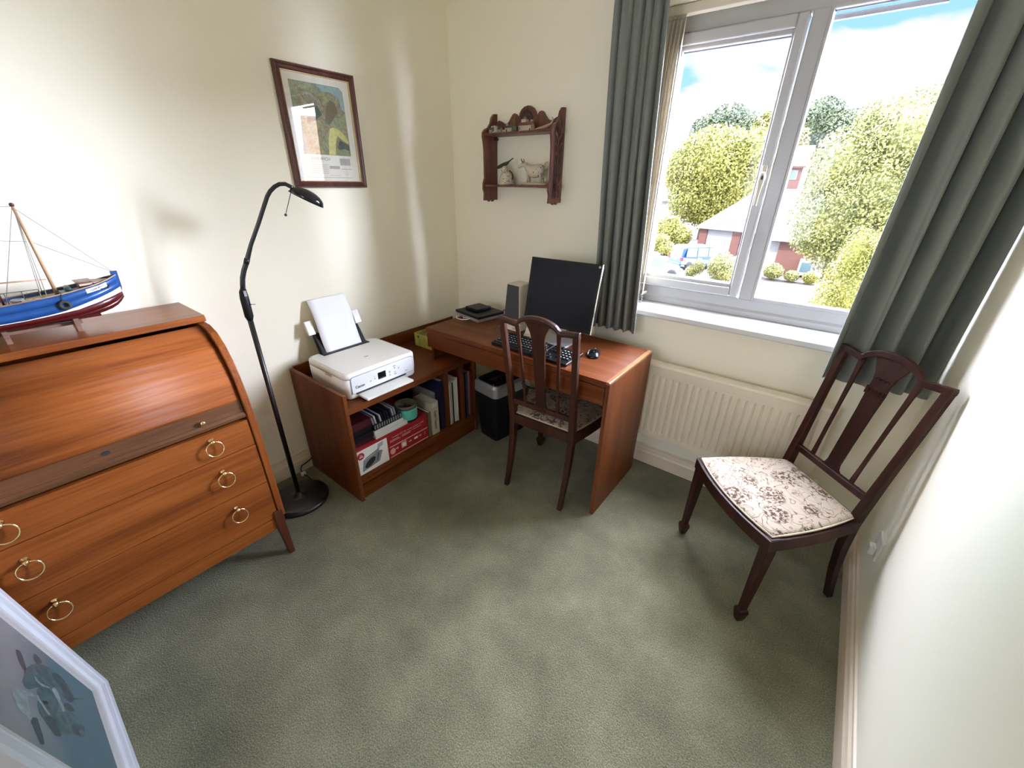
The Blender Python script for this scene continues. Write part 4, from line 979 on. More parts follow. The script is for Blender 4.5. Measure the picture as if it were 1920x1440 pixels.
# ================================================================== printer
pr = thing('printer', 'white all-in-one printer with raised paper tray on the low cabinet', 'printer', (0.27, -1.0, 0.548))
PX0, PX1, PY0, PY1, PZ0, PZ1 = 0.088, 0.450, -1.212, -0.797, 0.5495, 0.690
body = B()
out = rrect(PX0, PX1, PY0, PY1, 0.03, bl=(0.045, 0.028, 0.028, 0.045))
def ringz(pts_, z, k):
    cx_, cy_ = (PX0+PX1)/2, (PY0+PY1)/2
    return [Vector((cx_+(p-cx_)*k, cy_+(q-cy_)*k, z)) for p, q in pts_]
body.smooth = True
body.loft([ringz(out, PZ0, 0.965), ringz(out, PZ0+0.006, 0.985), ringz(out, PZ0+0.05, 1.0), ringz(out, 0.652, 1.0)])
bodyo = part('body', body, M['white'], pr)
lid = B(); lid.smooth = True
notch = [(PX0, PY0+.045)]
lid.loft([ringz(out, 0.6535, 0.998), ringz(out, 0.664, 1.0), ringz(out, 0.674, 0.994), ringz(out, 0.680, 0.972), ringz(out, 0.6815, 0.93)])
lido = part('scanner_lid', lid, M['white'], pr)
part('lid_seam', B().loft([ringz(out, 0.6805, 0.952), ringz(out, 0.6822, 0.947), ringz(out, 0.6822, 0.941), ringz(out, 0.6805, 0.936)]), M['soil'], lido)
part('lid_badge', B().ball((0.315, -1.005, 0.6822), (0.004, 0.014, 0.0006)), M['ink_grey'], lido)
part('tray_recess', B().box(0.092, 0.150, -1.140, -0.868, 0.6805, 0.6835), M['ink'], pr)
part('side_grip', B().box(0.270, 0.330, PY0-0.001, PY0+0.004, 0.640, 0.652), M['soil'], bodyo, bevel=0.001)
cpo = [(y, z) for y, z in rrect(-1.188, -0.822, 0.580, 0.662, 0.012, bl=(0.002, 0.002, 0.014, 0.014))]
cpn = part('control_panel', B().prism(cpo, 'x', PX1-0.004, PX1+0.0035), M['white_cool'], pr, bevel=0.0015)
part('panel_shadow_gap', B().prism([(y*1.0, z) for y, z in rrect(-1.191, -0.819, 0.577, 0.665, 0.012, bl=(0.002, 0.002, 0.016, 0.016))], 'x', PX1-0.004, PX1+0.0004), M['ink_grey'], cpn)
XF = PX1+0.0037
part('display', B().box(XF-0.001, XF+0.0006, -1.042, -0.995, 0.604, 0.640), M['black_gloss'], cpn)
FP = lambda y, z: frame3(Vector((XF+0.0002, y, z)), (0, 1, 0), (0, 0, 1))
text('Canon', 0.019, M['ink'], FP(-1.145, 0.608), cpn, name='maker_lettering', bold=0.0004)
for y, z in ((-1.085, 0.612), (-1.060, 0.617), (-0.972, 0.622), (-0.972, 0.606), (-0.940, 0.634), (-0.940, 0.612), (-0.915, 0.626)):
    part('button', B().torus((XF, y, z), 0.0035, 0.0007, Matrix.Rotation(PI/2, 4, 'Y'), 16, 5).ball((XF, y, z), (0.0004, 0.0016, 0.0016)), M['ink_grey'], cpn)
for y, z in ((-0.940, 0.645), (-0.938, 0.601)): part('button_label', B().box(XF-.0005, XF+0.0003, y-0.007, y+0.007, z-0.0015, z+0.0015), M['ink'], cpn)
part('button_cross', B().box(XF-.0005, XF+.0003, -0.980, -0.962, 0.6235, 0.6245).box(XF-.0005, XF+.0003, -0.9715, -0.9705, 0.615, 0.633), M['ink_grey'], cpn)
text('TS5151', 0.006, M['ink_grey'], FP(-0.868, 0.596), cpn, name='model_lettering')
text('ON', 0.005, M['ink_grey'], FP(-1.060, 0.629), cpn, name='button_lettering')
part('output_slot', B().box(PX1-0.006, PX1+0.002, -1.168, -0.872, 0.5705, 0.5805), M['ink'], pr)
part('output_tray', B().box(PX1-0.004, PX1+0.078, -1.160, -0.885, 0.5585, 0.5695).box(PX1-0.004, PX1+0.070, -1.154, -0.890, 0.5545, 0.5580), M['white'], pr, bevel=0.0015)
tr = part('rear_tray', B().prism([(0.104, 0.683), (0.088, 0.683), (0.052, 0.775), (0.060, 0.778)], 'y', -1.105, -0.893), M['black'], pr)
for y in (-1.132, -0.898):
    part('paper_guide', B().prism([(0.128, 0.683), (0.082, 0.683), (0.045, 0.780), (0.060, 0.785), (0.082, 0.755)], 'y', y, y+0.022), M['black'], tr, bevel=0.001)
for y in (-1.158, -0.888):
    part('extension_flap', B().prism([(0.066, 0.775), (0.040, 0.800), (0.034, 0.842), (0.044, 0.846), (0.060, 0.815), (0.074, 0.780)], 'y', y, y+0.038), M['white'], tr, bevel=0.003)
def sheet(u, v):
    # from the slot up, leaning back, top curling towards the wall
    P = [(0.126, 0.6845), (0.105, 0.735), (0.087, 0.79), (0.073, 0.845), (0.050, 0.90), (0.024, 0.945)]
    t_ = v*(len(P)-1); i = min(int(t_), len(P)-2); f = t_-i
    p0 = P[max(i-1, 0)]; p1 = P[i]; p2 = P[i+1]; p3 = P[min(i+2, len(P)-1)]
    cr2 = lambda a, b, c, d: 0.5*((2*b)+(-a+c)*f+(2*a-5*b+4*c-d)*f*f+(-a+3*b-3*c+d)*f**3)
    return (cr2(p0[0], p1[0], p2[0], p3[0]), -1.113 + 0.210*u, cr2(p0[1], p1[1], p2[1], p3[1]))
single('paper_sheet', B().grid(sheet, 6, 24), M['paper'], 'plain white sheets of paper standing in the printer rear tray', 'paper', solid=0.0012)

# small printed carton at the back of the cabinet top
yb = thing('open_carton', 'open lime-yellow printed carton tucked beside the desk on the cabinet', 'box', (0.16, -0.46, 0.548))
c_ = B()
for a in ((0.098, 0.252, -0.512, -0.510), (0.098, 0.252, -0.410, -0.408), (0.098, 0.100, -0.510, -0.410), (0.250, 0.252, -0.510, -0.410)): c_.box(*a, 0.5485, 0.632)
c_.box(0.10, 0.25, -0.51, -0.41, 0.5485, 0.551)
part('carton', c_, M['yellowcard'], yb)
part('contents', B().box(0.110, 0.245, -0.500, -0.420, 0.5512, 0.612).ball((0.16, -0.46, 0.60), (0.04, 0.03, 0.02)), M['cradle'], yb)
part('printed_mark', B().ball((0.135, -0.5122, 0.612), (0.010, 0.0006, 0.008)), M['map_dark'], yb)

# ================================================================== things on the desk
ZD = 0.7405
ro = thing('set_top_box', 'flat black box with silver front and white cable on the desk', 'electronics', (0.415, -0.238, ZD))
RM = rot_at((0.415, -0.238, 0), -0.17)
part('chassis', B().box(0.300, 0.530, -0.340, -0.136, ZD+0.020, ZD+0.036, RM), M['black'], ro, bevel=0.002)
part('lower_tray', B().box(0.303, 0.524, -0.336, -0.140, ZD+0.0, ZD+0.019, RM), M['silver'], ro, bevel=0.002)
part('white_cable', B().tube([RM @ Vector(p) for p in ((0.335, -0.338, ZD+.010), (0.340, -0.362, ZD+.006), (0.372, -0.384, ZD+.004), (0.415, -0.380, ZD+.004), (0.440, -0.360, ZD+.006), (0.445, -0.338, ZD+.010))], 0.0028, 8), M['white'], ro)
part('white_cable', B().tube([RM @ Vector(p) for p in ((0.390, -0.338, ZD+.011), (0.395, -0.352, ZD+.012), (0.410, -0.362, ZD+.010), (0.425, -0.352, ZD+.012), (0.428, -0.338, ZD+.011))], 0.0024, 8), M['white'], ro)
part('rear_cable', B().tube([(0.515, -0.150, ZD+.020), (0.545, -0.150, ZD+.045), (0.570, -0.170, ZD+.040), (0.580, -0.160, ZD+.004)], 0.003, 8), M['black'], ro)
RM2 = rot_at((0.39, -0.222, 0), -0.14)
hd_ = thing('external_drive', 'small black drive case lying on the flat black box', 'electronics', (0.39, -0.222, ZD+0.0365))
part('case', B().box(0.334, 0.448, -0.282, -0.166, ZD+0.0365, ZD+0.054, RM2), M['black'], hd_, bevel=0.003)
part('plug', B().box(0.410, 0.430, -0.166, -0.148, ZD+0.0375, ZD+0.052, RM2), M['grey_plastic'], hd_)

sp = thing('desktop_speaker', 'beige desktop speaker with dark grey grille beside the monitor', 'speaker', (0.72, -0.25, ZD))
SM = rot_at((0.72, -0.26, 0), -0.10)
def tap(x0, x1, y0, y1, z0, a0, a1, b0, b1, z1):
    return [[SM @ Vector(p) for p in ((x0, y0, z0), (x1, y0, z0), (x1, y1, z0), (x0, y1, z0))], [SM @ Vector(p) for p in ((a0, b0, z1), (a1, b0, z1), (a1, b1, z1), (a0, b1, z1))]]
part('cabinet', B().loft(tap(0.660, 0.780, -0.300, -0.180, ZD+0.030, 0.674, 0.768, -0.290, -0.190, ZD+0.252)), M['ivory'], sp, bevel=0.006, seg=3)
part('grille', B().loft(tap(0.664, 0.776, -0.3035, -0.298, ZD+0.058, 0.678, 0.764, -0.2935, -0.288, ZD+0.246)), M['grille'], sp, bevel=0.003)
ft = part('foot', B().loft(tap(0.645, 0.800, -0.330, -0.170, ZD, 0.660, 0.785, -0.305, -0.180, ZD+0.030)), M['ivory'], sp, bevel=0.004)
part('volume_knob', B().lathe([(0.011, 0), (0.010, 0.008), (0.001, 0.009)], SM @ Vector((0.76, -0.322, ZD+0.018)), 16, Matrix.Rotation(PI/2, 4, 'X')), M['ivory'], ft)
s2 = thing('desk_stand', 'small ivory wedge-shaped stand in front of the monitor edge', 'stand', (0.867, -0.32, ZD))
part('wedge', B().prism([(-0.36, ZD), (-0.27, ZD), (-0.29, ZD+0.055), (-0.315, ZD+0.06), (-0.345, ZD+0.01)], 'x', 0.842, 0.892), M['ivory'], s2, bevel=0.004)

mo = local_thing('monitor', 'black flat-screen monitor with silver side on the desk', 'monitor', (1.013, -0.300, ZD), 0.074)
MT = Matrix.Translation((0, 0, 0.808-ZD)) @ Matrix.Rotation(-0.21, 4, 'X')
MW, MH = 0.405, 0.345
part('screen_case', B().box(-MW/2, MW/2-0.004, 0.0, 0.030, 0, MH, MT), M['black'], mo, bevel=0.003)
part('screen', B().box(-MW/2+0.017, MW/2-0.019, -0.0008, 0.002, 0.020, MH-0.017, MT), M['screen'], mo)
part('side_trim', B().box(MW/2-0.004, MW/2+0.003, -0.003, 0.034, -0.001, MH+0.001, MT), M['chrome'], mo, bevel=0.001)
part('rear_housing', B().prism([(0.030, 0.06), (0.060, 0.10), (0.060, 0.25), (0.030, 0.30)], 'x', -0.15, 0.15, MT), M['grey_plastic'], mo, bevel=0.004)
part('badge', B().lathe([(0.0062, 0), (0.0062, 0.0012), (0.0008, 0.0014)], MT @ Vector((MW/2-0.016, -0.0006, MH-0.013)), 20, Matrix.Rotation(PI/2-0.21, 4, 'X')), M['silver'], mo)
part('stand_neck', B().box(-0.040, 0.040, 0.055, 0.080, 0.010, 0.22), M['silver'], mo, bevel=0.004)
part('stand_foot', B().prism(rrect(-0.115, 0.115, -0.105, 0.115, 0.03), 'z', 0.0, 0.012), M['silver'], mo, bevel=0.003)

kb = local_thing('keyboard', 'black computer keyboard lying in front of the monitor', 'keyboard', (1.025, -0.500, ZD), -0.015)
KT = Matrix.Translation((0, 0, 0.004)) @ Matrix.Rotation(0.055, 4, 'X')
part('tray', B().prism(rrect(-0.228, 0.228, -0.078, 0.080, 0.008), 'z', 0, 0.014, KT), M['black'], kb, bevel=0.002)
def key(x, y, w):
    return part('key', B().loft([[KT @ Vector((x+sx_*w/2*k, y+sy_*0.0078*k, z)) for sx_, sy_ in ((-1, -1), (1, -1), (1, 1), (-1, 1))] for k, z in ((1, 0.0145), (0.80, 0.0205))]), M['black'], kb)
kx0, kp = -0.219, 0.0190
first = {}
def put_key(x, y, w=0.0172):
    if w in first and w == 0.0172:
        f = first[w]; c = f.copy(); C.objects.link(c); c.parent = kb
        c.location = (KT.to_3x3() @ Vector((x-f['kx'], y-f['ky'], 0)))
    else:
        o = key(x, y, w); o['kx'] = x; o['ky'] = y
        first.setdefault(w, o)
for r in range(6):
    y = 0.062 - r*0.0235 + (0.004 if r == 0 else 0)
    if r == 5:
        for x, w in ((-0.2105, 0.022), (-0.187, 0.020), (-0.164, 0.020), (-0.093, 0.112), (-0.022, 0.020), (0.001, 0.020), (0.024, 0.020), (0.0500, 0.022)): put_key(x, y, w)
    else:
        n = 13 if r else 13
        for i in range(14 if r else 13): put_key(kx0 + 0.009 + i*kp + (0.004*r if r < 4 else 0), y)
for r in range(6):
    y = 0.062 - r*0.0235 + (0.004 if r == 0 else 0)
    for i in range(3):
        if r in (3,) or (r == 4 and i != 1): continue
        put_key(0.083+i*kp if True else 0, y)
for i in range(4):
    for r in range(1, 5): put_key(0.152+i*kp*0.98, 0.062-r*0.0235)
part('silver_edge_strip', B().box(0.2265, 0.2285, -0.076, 0.078, 0.012, 0.0162, KT), M['silver'], kb)  # thin silver strips on the keyboard tray
part('silver_edge_strip', B().box(0.0690, 0.0705, -0.070, 0.074, 0.0140, 0.0185, KT), M['silver'], kb)
part('key_legends', B().box(0.18, 0.2, 0.05, 0.055, 0.0206, 0.0208, KT), M['white'], kb)
lgd = B()
for i in range(4):
    for r in range(1, 5):
        x, y = 0.152+i*kp*0.98, 0.062-r*0.0235; lgd.box(x-0.004, x+0.002, y-0.001, y+0.004, 0.0205, 0.0208, KT)
for r in range(1, 5):
    for i in range(14):
        x, y = kx0+0.009+i*kp+(0.004*r if r < 4 else 0), 0.062-r*0.0235; lgd.box(x-0.004, x+0.0, y+0.0, y+0.004, 0.0205, 0.0208, KT)
part('key_legends', lgd, M['white'], kb)

ms = local_thing('computer_mouse', 'black and grey computer mouse on the desk right of the keyboard', 'mouse', (1.282, -0.362, ZD), 0.35)
ms['label'] = 'black and grey computer mouse on the desk at the end of the keyboard'
part('shell', B().loft([[Vector((0.029*w*math.cos(a), y, max(0.001, 0.004+h*max(0, math.sin(a)) if math.sin(a) > 0 else 0.001))) for a in [2*PI*k/18 for k in range(18)]] for y, w, h in ((-0.052, .35, .006), (-0.045, .8, .014), (-0.025, 1, .023), (0.0, 1.02, .026), (0.025, .95, .022), (0.045, .8, .014), (0.054, .5, .006))]), M['black_gloss'], ms, subsurf=1)
part('side_band', B().tube([(-0.028, -0.03, 0.010), (-0.0305, 0.0, 0.012), (-0.028, 0.035, 0.010)], 0.003, 8), M['silver'], ms)
part('wheel', B().lathe([(0.006, -0.003), (0.007, 0), (0.006, 0.003)], (0, 0.030, 0.018), 16, Matrix.Rotation(PI/2, 4, 'Y')), M['silver'], ms)

# ================================================================== shredder under the desk
sh = local_thing('shredder', 'black paper shredder with silver head under the desk', 'shredder', (0.635, -0.275, 0), -0.14)
def ringr(w, d, z, r): return [Vector((p, q, z)) for p, q in rrect(-w/2, w/2, -d/2, d/2, r)]
part('bin', B().loft([ringr(0.155, 0.255, 0.0, 0.02), ringr(0.160, 0.262, 0.01, 0.02), ringr(0.205, 0.310, 0.325, 0.03)]), M['black'], sh)
hd2 = part('shredder_head', B().loft([ringr(0.212, 0.318, 0.325, 0.034), ringr(0.216, 0.322, 0.330, 0.036), ringr(0.214, 0.320, 0.385, 0.036), ringr(0.196, 0.300, 0.402, 0.034)]), M['silver'], sh)
part('top_panel', B().loft([ringr(0.180, 0.285, 0.4015, 0.03), ringr(0.172, 0.275, 0.408, 0.03)]), M['black_gloss'], hd2)
part('feed_slot', B().box(-0.010, 0.010, -0.110, 0.110, 0.4075, 0.4095), M['ink'], hd2)
part('switch', B().box(0.022, 0.042, -0.100, -0.070, 0.408, 0.414).box(0.030, 0.045, -0.055, -0.045, 0.408, 0.413), M['chrome'], hd2, bevel=0.002)
single('dark_red_flex', B().tube([(0.515, -0.405, 0.36), (0.512, -0.430, 0.31), (0.517, -0.445, 0.255), (0.517, -0.452, 0.20), (0.512, -0.452, 0.14)], 0.0022, 8), M['darkred'], 'thin dark red flex drooping between the cabinet end and the shredder', 'cable')
single('mains_cable', B().tube([(0.80, -0.150, 0.43), (0.86, -0.20, 0.50), (0.895, -0.245, 0.485), (0.905, -0.27, 0.44), (0.895, -0.28, 0.40), (0.84, -0.26, 0.375), (0.765, -0.25, 0.380)], 0.0045, 10), M['black'], 'thick black mains cable looping behind the shredder under the desk', 'cable')

# ================================================================== things on the cabinet shelf
tt = thing('turntable_box', 'red and white cardboard box picturing a record turntable', 'box', (0.29, -1.013, 0.136))
part('carton', B().box(0.085, 0.480, -1.246, -0.780, 0.1355, 0.292), M['red'], tt, bevel=0.001)
fp = part('picture_panel', B().box(0.4802, 0.4810, -1.245, -1.062, 0.137, 0.280), M['white'], tt)
def facep(pts_, x, d=0.0006): return B().prism([(y, z) for y, z in pts_], 'x', x, x+d)
bd = part('round_badge', facep([(-1.222+0.020*math.cos(a), 0.248+0.020*math.sin(a)) for a in [2*PI*k/28 for k in range(28)]], 0.4811), M['red'], fp)
FB = lambda y, z: frame3(Vector((0.4820, y, z)), (0, 1, 0), (0, 0, 1))
text('USB', 0.009, M['pink'], FB(-1.222, 0.254), bd, name='badge_lettering', bold=0.0002)
text('MP3', 0.012, M['white'], FB(-1.220, 0.243), bd, name='badge_lettering', bold=0.0003)
tk = part('turntable_picture', facep([(-1.225, 0.152), (-1.120, 0.166), (-1.095, 0.222), (-1.120, 0.232), (-1.165, 0.222), (-1.213, 0.214)], 0.4811), M['ink_grey'], fp)
part('lid_picture', facep([(-1.213, 0.216), (-1.118, 0.234), (-1.108, 0.246), (-1.195, 0.226)], 0.4813), M['grey_plastic'], tk)
part('platter_picture', facep([(-1.175+0.032*math.cos(a)+0.006*math.sin(a), 0.187+0.022*math.sin(a)+0.010*math.cos(a)) for a in [2*PI*k/28 for k in range(28)]], 0.4817), M['ink'], tk)
part('tonearm_picture', facep([(-1.135, 0.175), (-1.131, 0.176), (-1.118, 0.215), (-1.124, 0.217)], 0.4817), M['ink'], tk)
part('laptop_picture', facep([(-1.125, 0.244), (-1.090, 0.250), (-1.085, 0.275), (-1.118, 0.270)], 0.4811), M['lilac'], fp)
for z in (0.141, 0.205): part('white_stripe', B().box(0.4802, 0.4812, -1.050, -0.784, z, z+0.0055), M['pink'], tt)
part('disc_picture', facep([(-1.033+0.017*math.cos(a), 0.176+0.019*math.sin(a)) for a in [2*PI*k/28 for k in range(28)]], 0.4803), M['pink'], tt)
part('player_picture', B().box(0.4802, 0.4812, -0.975, -0.940, 0.165, 0.200), M['pink'], tt)
part('disc_picture', facep([(-0.957+0.011*math.cos(a), 0.182+0.011*math.sin(a)) for a in [2*PI*k/28 for k in range(28)]], 0.4814), M['white'], tt)
part('card_picture', B().box(0.4802, 0.4812, -0.885, -0.860, 0.176, 0.188), M['white'], tt)
for y in (-1.005, -0.915, -0.843):
    part('arrow', facep([(y-0.010, 0.179), (y+0.002, 0.179), (y+0.002, 0.174), (y+0.012, 0.182), (y+0.002, 0.190), (y+0.002, 0.185), (y-0.010, 0.185)], 0.4803), M['pink'], tt)
text('J', 0.022, M['pink'], FB(-0.808, 0.183), tt, name='note_mark')
text('Turntable with USB, records and tapes to MP3', 0.0125, M['pink'], FB(-0.920, 0.262), tt, name='box_lettering', sx=0.93)
for k, (a, c) in enumerate(((-1.045, -0.985), (-1.045, -0.975), (-0.965, -0.900), (-0.965, -0.905), (-0.89, -0.83))):
    part('small_print', B().box(0.4802, 0.4808, a, c, 0.244-0.008*(k % 2), 0.247-0.008*(k % 2)), M['pink'], tt)
mats_ = [('maroon', 0.028, 0.0, 'lowest dark binder stacked on the turntable box'), ('black', 0.030, 0.004, 'black binder second from the bottom of the stack on the box'),
         ('black', 0.034, -0.003, 'black album just under the top maroon one'), ('maroon', 0.042, 0.002, 'maroon album topmost of the stack beside the disc rack')]
z = 0.2925
for i, (mn, h, dx, lb) in enumerate(mats_):
    a = thing('album', lb, 'album', (0.36, -1.18, z), 'dark albums stacked on the turntable box')
    part('cover', B().box(0.200, 0.462+dx, -1.243, -1.125, z, z+0.003).box(0.200, 0.462+dx, -1.243, -1.125, z+h-0.0035, z+h-0.0005).box(0.459+dx, 0.462+dx, -1.243, -1.125, z+0.003, z+h-0.0035), M[mn], a)
    part('pages', B().box(0.203, 0.458+dx, -1.240, -1.128, z+0.0031, z+h-0.0036), M['brick_dark'], a)
    z += h
for i, (w, z0, x1, lb) in enumerate(((0.205, 0.2925, 0.474, 'lower white paper pad jutting over the turntable box edge'), (0.185, 0.3150, 0.468, 'upper white paper pad beneath the disc rack'))):
    single('paper_pad', B().box(0.28, x1, -1.118, -1.118+w, z0, z0+0.022), M['page'], lb, 'paper pad', bevel=0.001)
rk = thing('disc_rack', 'black plastic disc rack standing on the paper pads', 'rack', (0.40, -1.02, 0.338))
part('rack_tray', B().box(0.300, 0.462, -1.115, -0.938, 0.3375, 0.347).box(0.455, 0.462, -1.115, -0.938, 0.347, 0.372), M['black'], rk, bevel=0.001)
for k in range(12): part('rack_tooth', B().box(0.4622, 0.465, -1.110+k*0.0145, -1.104+k*0.0145, 0.345, 0.368), M['grey_plastic'], rk)
cases = [('grey_plastic', 'grey disc case at the album end of the black rack'), ('lilac', 'pale disc case second from the album end of the rack'), ('black', 'black disc case between two pale ones near the album end'),
         ('lilac', 'pale disc case fourth from the album end of the rack'), ('black', 'black disc case just after the second pale one in the rack'), ('black', 'black disc case at the middle of the black rack'),
         ('navy', 'navy disc case just past the middle of the rack'), ('black', 'black disc case beside the navy one in the rack'), ('grey_plastic', 'first of two neighbouring grey disc cases near the disc tub'),
         ('grey_plastic', 'second of two neighbouring grey disc cases near the disc tub'), ('black', 'black disc case at the disc tub end of the rack')]
for k, (mn, lb) in enumerate(cases):
    y = -1.108+k*0.0152
    KM = Matrix.Translation((0.385, y+0.005, 0.347)) @ Matrix.Rotation(0.16, 4, 'X')
    single('disc_case', B().box(-0.070, 0.068, -0.0045, 0.0045, 0.0008, 0.068+0.004*math.sin(k*1.7), KM), M[mn], lb, 'disc case', group='disc cases leaning in the black rack', bevel=0.0008)
td = thing('disc_spindle_tub', 'round tub of blank discs with a teal label on the red box', 'disc tub', (0.415, -0.870, 0.292))
part('base', B().lathe([(0.001, 0), (0.066, 0), (0.067, 0.004), (0.064, 0.008), (0.001, 0.008)], (0.412, -0.870, 0.2925), 40), M['black'], td)
part('label', B().lathe([(0.0622, 0.008), (0.0625, 0.010), (0.0625, 0.068), (0.0622, 0.070), (0.055, 0.0705)], (0.412, -0.870, 0.2925), 40), M['teal'], td)
part('cover', B().lathe([(0.0605, 0.070), (0.0610, 0.083), (0.0595, 0.089), (0.054, 0.090), (0.050, 0.084), (0.018, 0.083), (0.014, 0.076), (0.001, 0.076)], (0.412, -0.870, 0.2925), 40), M['clear_dark'], td)
part('spindle', B().lathe([(0.007, 0.076), (0.007, 0.084), (0.001, 0.085)], (0.412, -0.870, 0.2925), 16), M['ink'], td)
lb_ = B().grid(lambda u, v: (0.412+0.0629*math.cos(0.42+0.38*u), -0.870+0.0629*math.sin(0.42+0.38*u), 0.318+0.036*v), 5, 2)
lo = part('barcode_sticker', lb_, M['white'], td)
for k in range(3): part('barcode', B().grid(lambda u, v, k=k: (0.412+0.0632*math.cos(0.48+0.26*u), -0.870+0.0632*math.sin(0.48+0.26*u), 0.323+0.0105*k+0.006*v), 4, 1), M['ink_grey'], lo)
def book(name, label, x0, x1, y0, y1, h, cover, cat='book', pages='page', lean=0.0, z0=0.1355, spine=0.002, group=None, topdrop=0.003):
    r = thing(name, label, cat, ((x0+x1)/2, (y0+y1)/2, z0), group)
    K = Matrix.Translation((0, (y0+y1)/2, z0)) @ Matrix.Rotation(lean, 4, 'X') @ Matrix.Translation((0, -(y0+y1)/2, -z0))
    part('cover', B().box(x0, x1, y0, y0+spine, z0+.0008, z0+h, K).box(x0, x1, y1-spine, y1, z0+.0008, z0+h, K).box(x1-spine, x1, y0+spine, y1-spine, z0+.0008, z0+h, K), M[cover], r)
    part('pages', B().box(x0+0.002, x1-spine-0.0002, y0+spine+0.0002, y1-spine-0.0002, z0+0.002, z0+h-topdrop, K), M[pages], r)
    return r, K
book('book', 'thin khaki book between the turntable box and the cream thesaurus', 0.30, 0.484, -0.772, -0.757, 0.165, 'khaki')
bk, K = book('book', 'thick cream paperback thesaurus with dark lettering on its spine', 0.335, 0.486, -0.752, -0.696, 0.216, 'cream', spine=0.003)
text("Roget's Thesaurus", 0.026, M['inkgreen'], frame3(Vector((0.4862, -0.722, 0.232)), (0, 0, -1), (0, 1, 0)), bk, name='spine_lettering', bold=0.0005, sx=0.62)
part('spine_band', B().box(0.4860, 0.4864, -0.744, -0.704, 0.318, 0.345), M['page'], bk)
book('book', 'grey-backed tall book squeezed behind the cream thesaurus', 0.25, 0.44, -0.692, -0.675, 0.245, 'grey_plastic')
book('ring_binder', 'tall navy ring binder next to the cabinet divider', 0.190, 0.478, -0.672, -0.640, 0.325, 'navy', 'folder')
mg = [('lilac', -0.6155, 0.012, 0.275, 0.10, 'leaning lilac magazine in the first narrow slot'), ('paper', -0.598, 0.008, 0.285, 0.07, 'white magazine beside the leaning lilac one'),
      ('page', -0.584, 0.009, 0.290, 0.0, 'off-white brochure in the middle of the first narrow slot'), ('black', -0.572, 0.006, 0.280, 0.0, 'thin black booklet between the white magazines'),
      ('paper', -0.562, 0.022, 0.288, 0.0, 'thick bundle of white papers in the first narrow slot'), ('mount', -0.537, 0.010, 0.300, -0.0, 'cream folder against the second divider')]
for mn, y, w, h, ln, lb in mg:
    K = Matrix.Translation((0, y, 0.1357)) @ Matrix.Rotation(-ln*0.0, 4, 'X')
    single('magazine', B().box(0.27, 0.486-0.004*(w*100 % 3), 0, w, 0, h, K), M[mn], lb, 'magazine', group='magazines in the first narrow slot', bevel=0.001)
fl = [('cream', -0.4865, 0.013, 0.30, 'cream file at the divider in the second narrow slot'), ('black', -0.471, 0.009, 0.30, 'black file beside the cream one in the second narrow slot'), ('blueboard', -0.460, 0.017, 0.305, 'slate blue file in the middle of the second narrow slot'),
      ('pinkboard', -0.441, 0.017, 0.31, 'faded pink file beside the slate blue one'), ('redboard', -0.422, 0.022, 0.305, 'dull red file against the end panel of the cabinet')]
for mn, y, w, h, lb in fl:
    single('file_folder', B().box(0.25, 0.486, y, y+w, 0.1357, 0.1357+h), M[mn], lb, 'folder', group='files in the second narrow slot', bevel=0.0015)

